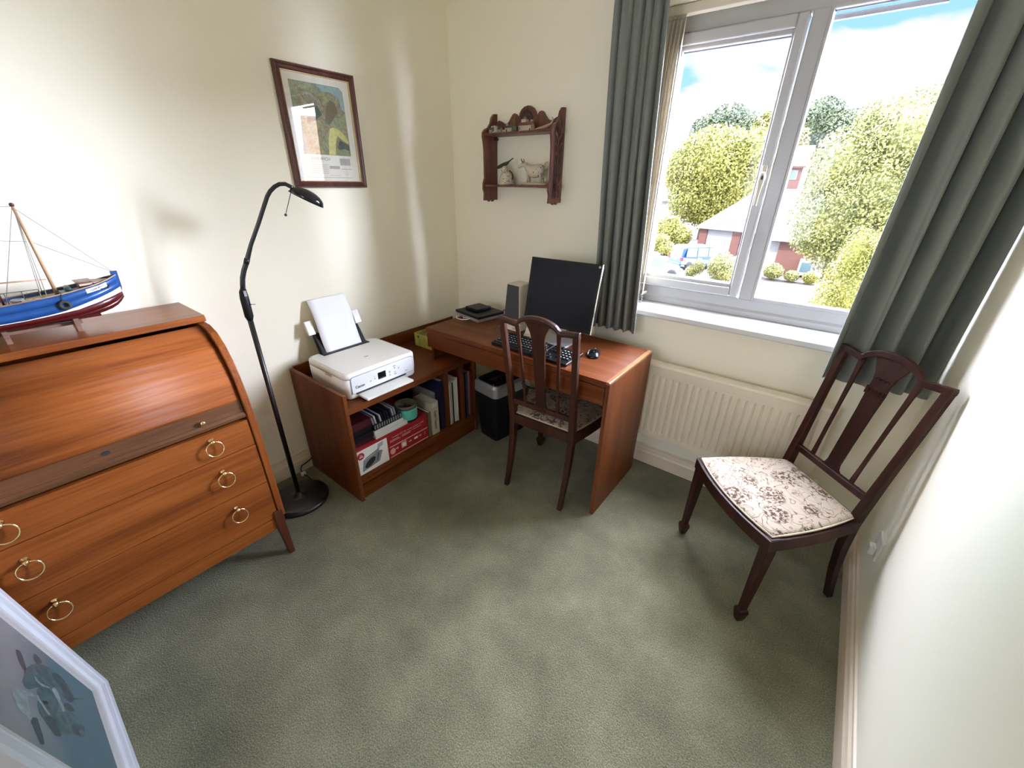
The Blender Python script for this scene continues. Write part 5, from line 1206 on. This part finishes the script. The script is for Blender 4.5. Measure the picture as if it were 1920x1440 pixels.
# ================================================================== dining chairs
def make_chair(label, wd, wd2):
    t = local_thing('dining_chair', label, 'chair', (0, 0, 0), 0, 'pair of mahogany dining chairs')
    yb_ = lambda z: 0.180 + (max(z, .40)-.40)*0.145 + (0.5*(max(z-.4, 0))**2)*0.03
    for s in (-1, 1):
        rg = []
        for z, x, y, h in ((0.43, .215, -.178, .0185), (0.36, .2155, -.179, .0185), (0.20, .217, -.184, .0150), (0.062, .218, -.189, .0115)):
            rg.append([Vector((s*x+a*h, y+b_*h, z)) for a, b_ in ((-1, -1), (1, -1), (1, 1), (-1, 1))])
        lg_ = part('leg', B().loft(rg), M[wd2], t, bevel=0.002)
        sf = []
        for z, h in ((0.064, .0120), (0.060, .0175), (0.045, .0190), (0.020, .0150), (0.0, .0115)):
            sf.append([Vector((s*.218+a*h, -.189+b_*h, z)) for a, b_ in ((-1, -1), (1, -1), (1, 1), (-1, 1))])
        part('spade_foot', B().loft(sf), M[wd2], lg_, bevel=0.002)
        rg = []
        for z, x, y, hx_, hy_ in ((0.0, .166, .243, .0125, .0125), (0.07, .166, .226, .0125, .0135), (0.16, .167, .205, .0135, .0155), (0.28, .168, .188, .0145, .0175), (0.40, .170, .181, .0155, .0185), (0.46, .171, yb_(.46), .0155, .0170), (0.60, .175, yb_(.60), .0145, .0135), (0.78, .181, yb_(.78), .0140, .0115), (0.945, .186, yb_(.945), .0140, .0105)):
            rg.append([Vector((s*x+a*hx_, y+b_*hy_, z)) for a, b_ in ((-1, -1), (1, -1), (1, 1), (-1, 1))])
        part('back_leg', B().loft(rg), M[wd], t, bevel=0.003)
    # crest rail with an arched middle
    cp = []
    half = [(.200, .9500), (.150, .9445), (.122, .9400), (.112, .9395), (.104, .9440), (.098, .9520), (.088, .9605), (.072, .9685), (.050, .9760), (.025, .9805)]
    cp = [(-x, z) for x, z in half] + [(0, .982)] + [(x, z) for x, z in reversed(half)]
    part('crest_rail', B().loft([[Vector((x, yb_(z)+dy, z+dz)) for dy, dz in ((-.012, -.0115), (.010, -.0115), (.012, .0), (.008, .0115), (-.010, .0125))] for x, z in cp]), M[wd], t, bevel=0.002)
    part('lower_back_rail', B().loft([[Vector((x, yb_(.512)+dy, .512+dz)) for dy, dz in ((-.010, -.013), (.009, -.013), (.009, .013), (-.010, .013))] for x in (-.160, 0, .160)]), M[wd], t, bevel=0.002)
    sp_ = []
    for z, w in ((.520, .046), (.534, .031), (.550, .0265), (.65, .0275), (.78, .0305), (.845, .0340), (.862, .0335), (.885, .0335), (.915, .0400), (.940, .0520), (.960, .0620), (.972, .0640)):
        sp_.append([Vector((-w, yb_(z)-.005, z)), Vector((w, yb_(z)-.005, z)), Vector((w, yb_(z)+.004, z)), Vector((-w, yb_(z)+.004, z))])
    so_ = part('splat', B().loft(sp_), M[wd], t, bevel=0.0015)
    cb_ = B().loft([[Vector((-w, yb_(z)-.0085, z)), Vector((w, yb_(z)-.0085, z)), Vector((w, yb_(z)-.004, z)), Vector((-w, yb_(z)-.004, z))] for z, w in ((.836, .037), (.864, .037))])
    for k in range(5): cb_.box(-.029+.0135*k, -.022+.0135*k, yb_(.85)-.0105, yb_(.85)-.008, .840, .860)
    part('carved_band', cb_, M[wd], so_)
    cu2 = B()
    for k in range(3): cu2.torus((-.018+.018*k, yb_(.90)-.006, .895), .0075, .0015, Matrix.Rotation(PI/2, 4, 'X'), 14, 5)
    part('carved_husks', cu2, M[wd], so_)
    for s in (-1, 1):
        part('spindle', B().loft([[Vector((s*x+a*w, yb_(z)+b_*.0045, z)) for a, b_ in ((-1, -1), (1, -1), (1, 1), (-1, 1))] for z, x, w in ((.520, .090, .0085), (.60, .093, .0065), (.75, .098, .0065), (.88, .103, .0085), (.938, .106, .0120))]), M[wd], t, bevel=0.0015)
    # seat frame and drop-in tapestry pad
    def plan(inner=0.0):
        p_ = []
        fx, fy, bx, by = .236-inner, -.202+inner, .186-inner, .196-inner*1.1
        for k in range(9):
            u = -1+2*k/8; p_.append((u*fx, fy - 0.030*(1-u*u)))
        for k in range(1, 6):
            u = k/6; p_.append((fx+(bx-fx)*u + 0.012*math.sin(PI*u), fy+(by-fy)*u))
        p_ += [(bx, by), (-bx, by)]
        for k in range(5, 0, -1):
            u = k/6; p_.append((-(fx+(bx-fx)*u + 0.012*math.sin(PI*u)), fy+(by-fy)*u))
        return p_
    po_, pi_ = plan(0), plan(0.024)
    n = len(po_); fr = B(); vs = []
    for z in (0.378, 0.428):
        vs += [(x, y, z) for x, y in po_] + [(x, y, z) for x, y in pi_]
    f_ = []
    for i in range(n):
        j = (i+1) % n
        f_ += [(i, j, 2*n+j, 2*n+i), (n+j, n+i, 3*n+i, 3*n+j), (2*n+i, 2*n+j, 3*n+j, 3*n+i), (j, i, n+i, n+j)]
    fr.add(vs, f_)
    part('seat_frame', fr, M[wd2], t, bevel=0.002)
    cu3 = plan(0.016); cz = B(); cz.smooth = True
    def rr(k, z): return [Vector((x*k, (y-0)*k, z)) for x, y in cu3]
    cz.loft([rr(1.0, .4282), rr(1.0, .434), rr(.985, .4385), rr(.93, .4425), rr(.75, .447), rr(.45, .450), rr(.15, .451)])
    seat = part('seat', cz, M['tapestry'], t)
    tr_ = B()
    tr_.tube([(x*1.005, y*1.005, .4335) for x, y in cu3+cu3[:1]], 0.0036, 6)
    part('braid', tr_, M['braid'], seat)
    return t
ch = make_chair('empty mahogany dining chair with floral tapestry seat near the radiator', 'mahog', 'mahog')
ch.location = (2.165, -0.456, 0); ch.rotation_euler = (0, 0, -PI/4)
c2 = copy_tree(ch)
def recolour(o):
    for k in o.children:
        if k.data and k.data.materials and k.data.materials[0] == M['mahog']:
            k.data = k.data.copy(); k.data.materials[0] = M['mahog_brown']
        recolour(k)
recolour(c2)
c2['label'] = 'brown dining chair pushed in under the desk, its back to the room'
c2.location = (1.157, -0.440, 0); c2.rotation_euler = (0, 0, PI + 0.045)

# ================================================================== grey-framed painting standing on the carpet
hp = local_thing('framed_painting', 'pale grey framed painting of misty blue horse heads by the bureau', 'picture', (0.585, -2.300, 0), 0)
HW, HH = 0.600, 0.72
LT = Matrix.Rotation(0.104, 4, 'X')      # leans back away from the room
def pmould(b, d0, prof):
    x0, x1, z0, z1 = d0, HW-d0, d0, HH-d0
    cs = [(x0, z0, 1, 1), (x1, z0, -1, 1), (x1, z1, -1, -1), (x0, z1, 1, -1)]
    vs = [LT @ Vector((cx_+sx_*d, h, cz_+sz_*d)) for cx_, cz_, sx_, sz_ in cs for d, h in prof]
    n = len(prof)
    b.add(vs, [(k*n+i, k*n+(i+1) % n, ((k+1) % 4)*n+(i+1) % n, ((k+1) % 4)*n+i) for k in range(4) for i in range(n)])
b = B(); pmould(b, 0, [(0, -.014), (0, .008), (.008, .014), (.032, .014), (.037, .012), (.039, .006), (.042, .006), (.044, .010), (.048, .010), (.050, .004), (.054, .004), (.058, .009), (.062, .003), (.062, -.014)])
part('frame', b, M['frame_grey'], hp)
part('mount', B().box(0.029, HW-0.029, -.010, -.004, 0.029, HH-0.029, LT), M['mount'], hp)
b = B(); pmould(b, 0.0385, [(0, .0085), (.0040, .0085), (.0040, .0035), (0, .0035)]); pmould(b, 0.0495, [(0, .0065), (.0050, .0065), (.0050, .0025), (0, .0025)])
part('groove_shade', b, plain('grey_lilac_groove_shade', (0.16, 0.15, 0.18), 0.6), hp)  # dark rings give the moulding grooves painted shade
b = B(); pmould(b, 0.061, [(0, -.005), (0, .002), (.030, .001), (.033, -.003), (.033, -.005)])
part('inner_slip', b, plain('warm_white_slip', (0.62, 0.58, 0.58), 0.6), hp)
cv = part('painting', B().box(0.093, HW-0.093, -.0042, -.0030, 0.093, HH-0.093, LT), M['paint_bg'], hp)
def stroke(pts_, mat, h=0.0, name='brush_mark'):
    n = len(pts_); z_ = -.0028+h
    # smooth the outline
    q = []
    for i in range(n):
        p0, p1, p2, p3 = pts_[i-1], pts_[i], pts_[(i+1) % n], pts_[(i+2) % n]
        for f in (0, .33, .66):
            q.append(tuple(0.5*((2*b1)+(-a1+c1)*f+(2*a1-5*b1+4*c1-d1)*f*f+(-a1+3*b1-3*c1+d1)*f**3) for a1, b1, c1, d1 in zip(p0, p1, p2, p3)))
    b = B(); b.add([LT @ Vector((x, z_, z)) for x, z in q], [tuple(range(len(q)))])
    return part(name, b, M[mat], cv)
# two horse heads with pricked ears (x grows away from the bureau)
stroke([(0.254, 0.438), (0.208, 0.403), (0.174, 0.366), (0.152, 0.316), (0.147, 0.28), (0.163, 0.249), (0.183, 0.232), (0.226, 0.234), (0.249, 0.265), (0.238, 0.29), (0.219, 0.307), (0.267, 0.348), (0.271, 0.375), (0.292, 0.405), (0.321, 0.44), (0.31, 0.457), (0.279, 0.445)], 'paint_mid', 0)
stroke([(0.333, 0.405), (0.338, 0.357), (0.312, 0.307), (0.283, 0.254), (0.308, 0.216), (0.355, 0.233), (0.374, 0.285), (0.403, 0.336), (0.408, 0.367), (0.397, 0.398), (0.374, 0.415)], 'paint_mid', 0.0001)
stroke([(0.294, 0.4), (0.264, 0.368), (0.246, 0.331), (0.269, 0.321), (0.295, 0.319), (0.328, 0.334), (0.354, 0.362), (0.348, 0.38), (0.336, 0.396), (0.321, 0.407)], 'paint_mid', 0.0002)
stroke([(0.192, 0.457), (0.184, 0.438), (0.209, 0.431), (0.242, 0.428), (0.257, 0.438), (0.244, 0.45), (0.22, 0.457)], 'paint_dark', 0.0001)
stroke([(0.143, 0.377), (0.141, 0.358), (0.155, 0.347), (0.18, 0.373), (0.174, 0.386)], 'paint_dark', 0.0001)
stroke([(0.169, 0.309), (0.152, 0.276), (0.163, 0.249), (0.188, 0.239), (0.196, 0.227), (0.23, 0.235), (0.246, 0.264), (0.229, 0.276), (0.205, 0.286), (0.192, 0.305)], 'paint_dark', 0.0003)
stroke([(0.245, 0.399), (0.257, 0.381), (0.248, 0.348), (0.252, 0.344), (0.265, 0.373), (0.264, 0.398)], 'paint_light', 0.0003)
stroke([(0.365, 0.499), (0.347, 0.478), (0.328, 0.437), (0.325, 0.413), (0.334, 0.42), (0.347, 0.446), (0.38, 0.451), (0.41, 0.447), (0.427, 0.453), (0.421, 0.471), (0.413, 0.491), (0.392, 0.501)], 'paint_light', 0.0002)
stroke([(0.246, 0.331), (0.232, 0.311), (0.269, 0.3), (0.3, 0.295), (0.309, 0.307), (0.284, 0.315), (0.263, 0.328)], 'paint_light', 0.0004)
stroke([(0.316, 0.406), (0.331, 0.395), (0.348, 0.38), (0.358, 0.368), (0.365, 0.379), (0.348, 0.395), (0.335, 0.408)], 'paint_light', 0.0004)
stroke([(0.327, 0.389), (0.315, 0.371), (0.32, 0.365), (0.335, 0.384)], 'ink', 0.0005)
stroke([(0.417, 0.448), (0.404, 0.427), (0.424, 0.423), (0.453, 0.419), (0.476, 0.421), (0.483, 0.434), (0.466, 0.442), (0.443, 0.45), (0.43, 0.454)], 'paint_dark', 0.0001)
stroke([(0.377, 0.392), (0.362, 0.354), (0.383, 0.345), (0.411, 0.343), (0.424, 0.367), (0.413, 0.383), (0.397, 0.398)], 'paint_dark', 0.0003)
stroke([(0.34, 0.278), (0.32, 0.243), (0.312, 0.214), (0.343, 0.252), (0.359, 0.241), (0.367, 0.271), (0.362, 0.286)], 'paint_dark', 0.0003)
stroke([(0.272, 0.29), (0.254, 0.261), (0.266, 0.242), (0.286, 0.266), (0.289, 0.289)], 'paint_dark', 0.0004)
stroke([(0.233, 0.248), (0.222, 0.245), (0.192, 0.198), (0.164, 0.149), (0.198, 0.2)], 'paint_dark', 0.0004)
part('glass', B().box(0.060, HW-0.060, .0022, .0026, 0.060, HH-0.060, LT), M['soft_glass'], hp)
single('storage_box', B().box(0.60, 1.25, -3.05, -2.400, 0.001, 0.50), M['brick_dark'], 'dark box standing on the carpet behind the grey-framed painting', 'box', loc=(0.9, -2.7, 0.001), bevel=0.01)

# ================================================================== outdoors, seen through the window
G = -4.30
gnd = struct('ground', B().box(-90, 60, 1.2, 150, G-0.3, G), M['drive'])
gnd['kind'] = 'structure'
lw = single('lawn', B().prism([(-2.6, 22.0), (3.5, 20.5), (5.0, 32.5), (-1.9, 32.8)], 'z', G+0.001, G+0.05), M['lawn'], 'parched tan front lawn below the spreading tree', 'lawn')
_leafs = [None]
def leaf_cloud(blobs, n, size, seed, squash=0.85):
    rng = np.random.default_rng(seed)
    vol = np.array([a[3]*a[4]*a[5] for a in blobs], float)**(2/3); vol /= vol.sum()
    idx = rng.choice(len(blobs), n, p=vol); bl = np.array(blobs, float)[idx]
    d = rng.normal(size=(n, 3)); d /= np.linalg.norm(d, axis=1)[:, None]
    r = rng.uniform(0.60, 1.06, n)[:, None]
    c = bl[:, :3] + d*bl[:, 3:6]*r
    nrm = d*0.9 + rng.normal(size=(n, 3))*0.75; nrm /= np.linalg.norm(nrm, axis=1)[:, None]
    u = np.cross(nrm, rng.normal(size=(n, 3))); u /= np.linalg.norm(u, axis=1)[:, None]; w = np.cross(nrm, u)
    s = size*rng.uniform(0.6, 1.3, n)[:, None]
    v = np.stack([c-u*s, c-w*s*0.55, c+u*s, c+w*s*0.55], 1).reshape(-1, 3)
    me = bpy.data.meshes.new('foliage'); me.vertices.add(4*n); me.vertices.foreach_set('co', v.ravel())
    me.loops.add(4*n); me.loops.foreach_set('vertex_index', np.arange(4*n, dtype=np.int32))
    me.polygons.add(n); me.polygons.foreach_set('loop_start', np.arange(0, 4*n, 4, dtype=np.int32))
    me.update(calc_edges=True); me.validate()
    return me
def tree(name, label, cat, base, blobs, n, size, mat, seed, trunk=0.2, group=None, zg=G):
    bx, by = base
    t = thing(name, label, cat, (bx, by, zg), group)
    bl = [(a[0]-bx, a[1]-by, a[2]-zg, a[3], a[4], a[5]) for a in blobs]
    me = leaf_cloud(bl, n, size, seed); me.materials.append(M[mat])
    o = bpy.data.objects.new('foliage', me); C.objects.link(o); o.parent = t
    core = B()
    for a in blobs: core.ball((a[0], a[1], a[2]), (a[3]*.66, a[4]*.66, a[5]*.66), n=14, k=8)
    part('inner_foliage', core, M[mat], t)
    if trunk:
        tb_ = B(); top = blobs[0]
        tb_.tube([(bx, by, zg), (bx, by, zg+(top[2]-zg)*.5), (top[0], top[1], top[2])], [trunk, trunk*.8, trunk*.4], 10)
        for a in blobs[1:6]: tb_.tube([(bx, by, zg+(top[2]-zg)*.55), (a[0], a[1], a[2])], [trunk*.45, trunk*.15], 6)
        part('trunk', tb_, M['bark'], t)
    return t
tree('birch_tree', 'large spreading pale green tree nearest the window', 'tree', (3.0, 23.5),
     [(2.8, 23.5, 1.2, 2.9, 2.6, 2.6), (1.6, 22.8, 0.4, 1.9, 1.8, 1.9), (1.2, 23, 2.3, 1.5, 1.4, 1.6), (3.6, 23, 3.3, 2.3, 2.0, 1.8), (5.2, 23.5, 3.0, 2.5, 2.2, 2.2), (2.2, 23.2, -0.8, 1.6, 1.6, 1.5), (4.5, 23, 0.2, 2.6, 2.2, 2.6), (1.5, 23, 3.9, .55, .5, .8), (1.9, 23, 3.4, .9, .8, .9), (0.9, 22.8, -0.6, 1.0, 1.0, .9)],
     105000, 0.062, 'leaf_pale', 1, 0.22, zg=G+.05)
tree('yellow_conifer', 'bright yellow-green conifer bush in front of the spreading tree', 'bush', (3.2, 19.5),
     [(3.0, 19.3, -2.35, 1.3, 1.1, 1.85), (2.55, 19.0, -0.9, .55, .5, 1.15), (3.5, 19.3, -1.4, 1.1, .9, 1.6), (2.3, 18.9, -3.2, .75, .7, 1.2)], 30000, 0.045, 'leaf_yellow', 2, 0)
tree('lime_tree', 'broad yellow-green tree above the garage roof', 'tree', (-11.6, 52),
     [(-11.8, 52, 3.2, 4.4, 3.6, 4.0), (-9.3, 52, 1.6, 3.6, 3.2, 3.8), (-14.6, 52, 3.0, 2.3, 2.5, 2.6), (-13.0, 52, 0.2, 3.0, 3.0, 2.8), (-10.5, 52, -1.0, 2.8, 2.6, 2.4), (-8.0, 52, 4.2, 2.3, 2.5, 2.6)], 60000, 0.15, 'leaf_yellow', 3, 0.35)
tree('pine_tree', 'round-topped blue-green tree rising behind the lime tree', 'tree', (-18, 82),
     [(-18.5, 82, 9.8, 3.4, 3, 3.5), (-21.3, 82, 9.2, 2.9, 2.6, 2.9), (-15.0, 82, 8.8, 3.0, 2.6, 3.0)], 22000, 0.21, 'leaf_dark', 4, 0.5)
tree('oak_tree', 'dark blue-green tree behind the red-roofed house', 'tree', (-4.5, 74),
     [(-4.9, 74, 8.8, 2.8, 2.6, 3.2), (-3.6, 74, 7.4, 3.2, 2.8, 3.0), (-6.0, 74, 5.5, 2.4, 2.4, 2.4), (-1.5, 74, 8.0, 2.2, 2.2, 2.4)], 30000, 0.18, 'leaf_dark', 5, 0.5)
tree('elm_tree', 'green tree between the window mullion and the lime tree', 'tree', (-8.6, 68.8),
     [(-10.0, 68.8, 7.9, 2.2, 1.9, 2.4), (-7.4, 68.8, 6.3, 2.3, 1.9, 2.5)], 12000, 0.24, 'leaf_olive', 6, 0.4)
tree('shrub', 'yellow-green shrub beside the white-walled building', 'bush', (-11.9, 42.5),
     [(-12.3, 42.5, -2.6, 1.3, 1.1, 1.3), (-11.2, 42.5, -3.1, 1.2, 1.0, 1.1), (-12.9, 42, -3.5, 1.1, 1, .9)], 9000, 0.12, 'leaf_yellow', 7, 0)
tree('shrub', 'clipped round shrub hiding the front of the blue van', 'bush', (-3.9, 28.4),
     [(-3.95, 28.4, -3.35, .80, .75, .95), (-3.5, 28.3, -3.8, .7, .7, .6)], 8000, 0.055, 'leaf_olive', 8, 0)
tree('shrub', 'small sparse shrub in front of the side of the blue van', 'bush', (-5.35, 28.2),
     [(-5.3, 28.2, -3.5, .42, .4, .55), (-5.7, 28.2, -3.9, .4, .4, .4)], 2600, 0.05, 'leaf_olive', 9, 0)
tree('shrub', 'low round shrub at the rear of the blue van', 'bush', (-11.2, 37.5),
     [(-11.3, 37.5, -3.3, .9, .8, .8), (-10.6, 37.2, -3.7, .8, .7, .6)], 4500, 0.09, 'leaf_yellow', 10, 0)
for i, (x, y, r, mt, lb) in enumerate(((-1.2, 31.3, .62, 'leaf_olive', 'tallest flower bush in the bed along the brick wall'), (-0.05, 31.3, .42, 'leaf_pale', 'pale bush in the middle of the flower bed'), (1.0, 31.3, .45, 'leaf_yellow', 'yellow bush beneath the white bay window'), (-2.25, 31.9, .34, 'leaf_yellow', 'yellowish bush at the garage end of the flower bed'))):
    tree('flower_bush', lb, 'bush', (x, y), [(x, y, G+.06+r*.9, r, r, r*.8)], 3600, 0.05, mt, 20+i, 0, zg=G+.05)

# garage and bungalow wing
ga = thing('garage', 'low brick garage with a white door and hipped tiled roof', 'building', (-5.8, 44.5, G))
gd = Vector((3.13, -0.65, 0)).normalized(); gn = Vector((gd.y*-1, gd.x, 0))
GM = Matrix.Identity(4)
for i, v in enumerate((gd, gn, Vector((0, 0, 1)))): GM[0][i], GM[1][i], GM[2][i] = v
GM.translation = Vector((-9.35, 42.6, G))
wl = B()
wl.box(0, 0.75, 0, 6, 0, 2.15, GM); wl.box(3.15, 3.9, 0, 6, 0, 2.15, GM); wl.box(3.9, 12, .3, 6, 0, 2.15, GM); wl.box(0, 12, 0.0, 0.3, 2.0, 2.2, GM); wl.box(0, 12, 5.8, 6, 0, 2.15, GM)
part('brick_wall', wl, M['brick'], ga)
d_ = part('garage_door', B().box(0.75, 3.15, 0.12, 0.2, 0, 2.0, GM), M['extwhite'], ga)
for k in range(7): part('door_rib', B().box(0.80, 3.10, 0.10, 0.125, 0.15+0.26*k, 0.17+0.26*k, GM), M['extcream'], d_)
rf = B(); e = 0.35
P = [Vector(p) for p in ((-e, -e, 2.15), (12, -e, 2.15), (12, 6.3, 2.15), (-e, 6.3, 2.15), (3.4, 3.0, 5.6), (12, 3.0, 5.6))]
rf.add([GM @ p for p in P], [(0, 1, 5, 4), (1, 2, 5), (2, 3, 4, 5), (3, 0, 4), (0, 3, 2, 1)])
rfo = part('tiled_roof', rf, M['tiles'], ga)
part('gutter', B().tube([GM @ Vector((-e, -e-.05, 2.1)), GM @ Vector((12, -e-.05, 2.1))], 0.07, 8), M['grey_plastic'], ga)
bw = thing('bungalow_wing', 'brick bungalow front with a white bay window behind the flower bed', 'building', (0.5, 35, G))
wl = B(); wl.box(-1.55, 6.5, 34.2, 38, G, G+2.3)
part('brick_wall', wl, M['brick'], bw)
part('white_door', B().box(-2.35, -1.50, 34.4, 34.6, G, G+2.2), M['extwhite'], bw)
wf = part('bay_window', B().box(0.0, 0.92, 33.75, 34.2, G+0.15, G+1.25).box(0.92, 1.45, 33.85, 34.2, G+.05, G+1.5), M['extwhite'], bw)
part('window_glass', B().box(0.14, 0.76, 33.735, 33.75, G+0.38, G+1.02), M['car_glass'], wf)
rf = B(); rf.add([(-2.6, 33.6, G+2.3), (7, 33.6, G+2.3), (7, 36.5, G+4.3), (-1.5, 36.5, G+4.3), (-2.6, 38.5, G+2.3), (7, 38.5, G+2.3)], [(0, 1, 2, 3), (3, 2, 5, 4), (0, 3, 4), (0, 4, 5, 1)])
part('tiled_roof', rf, M['tiles'], bw)
rh = thing('red_roofed_house', 'distant brick house with orange tiled roof among the trees', 'building', (-5, 62, G))
wl = B(); wl.box(-10, -4.0, 60, 66, G, 3.5); wl.prism([(60, 3.5), (66, 3.5), (63, 5.4)], 'x', -4.2, -4.0)
part('brick_wall', wl, M['brick'], rh)
rf = B().prism([(59.6, 3.4), (63, 5.6), (66.4, 3.4), (66.4, 3.6), (63, 5.85), (59.6, 3.6)], 'x', -10.5, -3.7)
part('tiled_roof', rf, M['tiles_red'], rh)
wf = part('window_frame', B().box(-5.5, -4.4, 59.93, 60.0, 2.2, 3.2), M['extwhite'], rh)
part('window_glass', B().box(-5.4, -4.5, 59.90, 59.93, 2.3, 3.1), M['car_glass'], wf)
wh = thing('white_house', 'white flat-roofed house behind the shrubs beside the window frame', 'building', (-19, 58, G))
part('rendered_wall', B().box(-24, -16.6, 56, 61, G, -0.45), M['extwhite'], wh)
part('flat_roof', B().box(-24.3, -16.2, 55.6, 61.3, -0.45, -0.25), M['grey_plastic'], wh)
part('upper_storey', B().box(-27, -17.8, 58, 62, -0.25, 1.4), M['extcream'], wh)
# neighbouring house to the side (it shows in the picture glass)
nh = thing('tiled_house', 'neighbouring house end with concrete-tiled roof, mirrored in the picture glass', 'building', (15.5, 9.5, G))
nd = Vector((0.53, -0.85, 0)); nn = Vector((0.85, 0.53, 0)); NM = Matrix.Identity(4)
for i, v in enumerate((nd, nn, Vector((0, 0, 1)))): NM[0][i], NM[1][i], NM[2][i] = v
NM.translation = Vector((12.4, 7.6, G))
part('rendered_wall', B().box(-1.6, 1.6, 0, 6, 0, 5.7, NM), M['extwall_bright'], nh)
rf = B(); rf.add([NM @ Vector(p) for p in ((-1.8, -.4, 5.6), (1.8, -.4, 5.6), (1.8, 3, 8.0), (-1.8, 3, 8.0), (-1.8, 6.4, 5.6), (1.8, 6.4, 5.6))], [(0, 1, 2, 3), (3, 2, 5, 4), (0, 3, 4), (1, 5, 2), (0, 4, 5, 1)])
part('tiled_roof', rf, M['tiles_big'], nh)

def car(name, label, loc, heading, L, Wc, Hc, bodymat, boxy):
    r = local_thing(name, label, 'car', loc, heading)     # local +x is the front
    hw = Wc/2; zb = 0.28; zs = Hc*0.56
    if boxy: prof = [(-L/2, zb+.1), (-L/2, zs*.9), (-L/2+.05, zs), (-L/2+.16, Hc*.93), (-L/2+.45, Hc), (L*.12, Hc), (L*.22, Hc*.93), (L*.36, zs+.06), (L/2-.15, zs-.12), (L/2, zs-.4), (L/2, zb)]
    else: prof = [(-L/2, zb+.1), (-L/2, zs*.9), (-L/2+.08, zs), (-L*.34, zs+.04), (-L*.20, Hc), (L*.06, Hc), (L*.24, zs+.04), (L/2-.2, zs-.14), (L/2, zs-.36), (L/2, zb)]
    rings = []
    for s_, k, dz in ((-1, 0, 0), (-1, 1, 0), (1, 1, 0), (1, 0, 0)):
        rings.append([Vector((x, s_*(hw if k == 0 else hw-0.06) * (1 if z < zs else 0.88) , z)) for x, z in prof])
    b = B(); b.loft([rings[0], rings[3]])
    part('body', b, bodymat, r, bevel=0.05, seg=3)
    # glazing
    for s_ in (-1, 1):
        n_w = 3 if boxy else 2
        x0, x1 = (-L/2+.35, L*.27) if boxy else (-L*.24, L*.16)
        for k in range(n_w):
            a = x0+(x1-x0)*k/n_w+.03; c = x0+(x1-x0)*(k+1)/n_w-.03
            y = s_*(hw*.90)
            g_ = B(); g_.add([(a, s_*(hw+.004-.01), zs+.02), (c, s_*(hw-.006), zs+.02), (c-(.12 if k == n_w-1 else 0), s_*(hw*.88+.035), Hc*.93), (a+(.06 if k == 0 else 0), s_*(hw*.88+.035), Hc*.93)], [(0, 1, 2, 3)])
            part('side_window', g_, M['car_glass'], r, solid=0.02)
        for x in (-L*.31, L*.31): part('wheel', B().lathe([(0.001, -0.1), (0.20, -0.1), (0.31, -0.09), (0.32, 0), (0.31, 0.09), (0.20, 0.1), (0.001, 0.1)], (x, s_*(hw-.08), 0.32), 24, Matrix.Rotation(PI/2, 4, 'X')), M['tyre'], r)
    rwx = -L/2+.10 if boxy else -L*.27
    g_ = B()
    if boxy: g_.add([(-L/2-.005+.06, -hw*.78, zs+.03), (-L/2+.055, hw*.78, zs+.03), (-L/2+.165, hw*.70, Hc*.92), (-L/2+.165, -hw*.70, Hc*.92)], [(0, 1, 2, 3)])
    else: g_.add([(-L*.335, -hw*.8, zs+.07), (-L*.335, hw*.8, zs+.07), (-L*.205, hw*.7, Hc-.03), (-L*.205, -hw*.7, Hc-.03)], [(0, 1, 2, 3)])
    part('rear_window', g_, M['car_glass'], r, solid=0.03)
    g_ = B(); xa, xb = (L*.345, L*.225) if boxy else (L*.235, L*.07)
    g_.add([(xa, -hw*.8, zs+.09), (xa, hw*.8, zs+.09), (xb, hw*.74, Hc*.95), (xb, -hw*.74, Hc*.95)], [(0, 1, 2, 3)])
    part('windscreen', g_, M['car_glass'], r, solid=0.03)
    for s_ in (-1, 1): part('tail_lamp', B().box(-L/2-.015, -L/2+.16, s_*hw-.17 if s_ > 0 else -hw-.012, s_*hw+.012 if s_ > 0 else -hw+.17, zs*.72, zs*.98), M['lamp_red'], r)
    part('number_plate', B().box(-L/2-.02, -L/2+.01, -.26, .26, zs*.72, zs*.72+.12), M['plate'], r)
    part('bumper', B().box(-L/2-.06, -L/2+.1, -hw*.96, hw*.96, zb, zb+.22).box(L/2-.1, L/2+.06, -hw*.96, hw*.96, zb, zb+.2), bodymat, r, bevel=0.03)
    return r
car('blue_van', 'blue people carrier parked outside the garage', (-6.48, 32.6, G), PI/2-0.70, 4.1, 1.75, 1.68, M['van_blue'], True)
car('silver_car', 'pale silver car parked in front of the blue people carrier', (-8.1, 27.2, G), PI/2-1.15, 4.1, 1.7, 1.45, M['car_silver'], False)
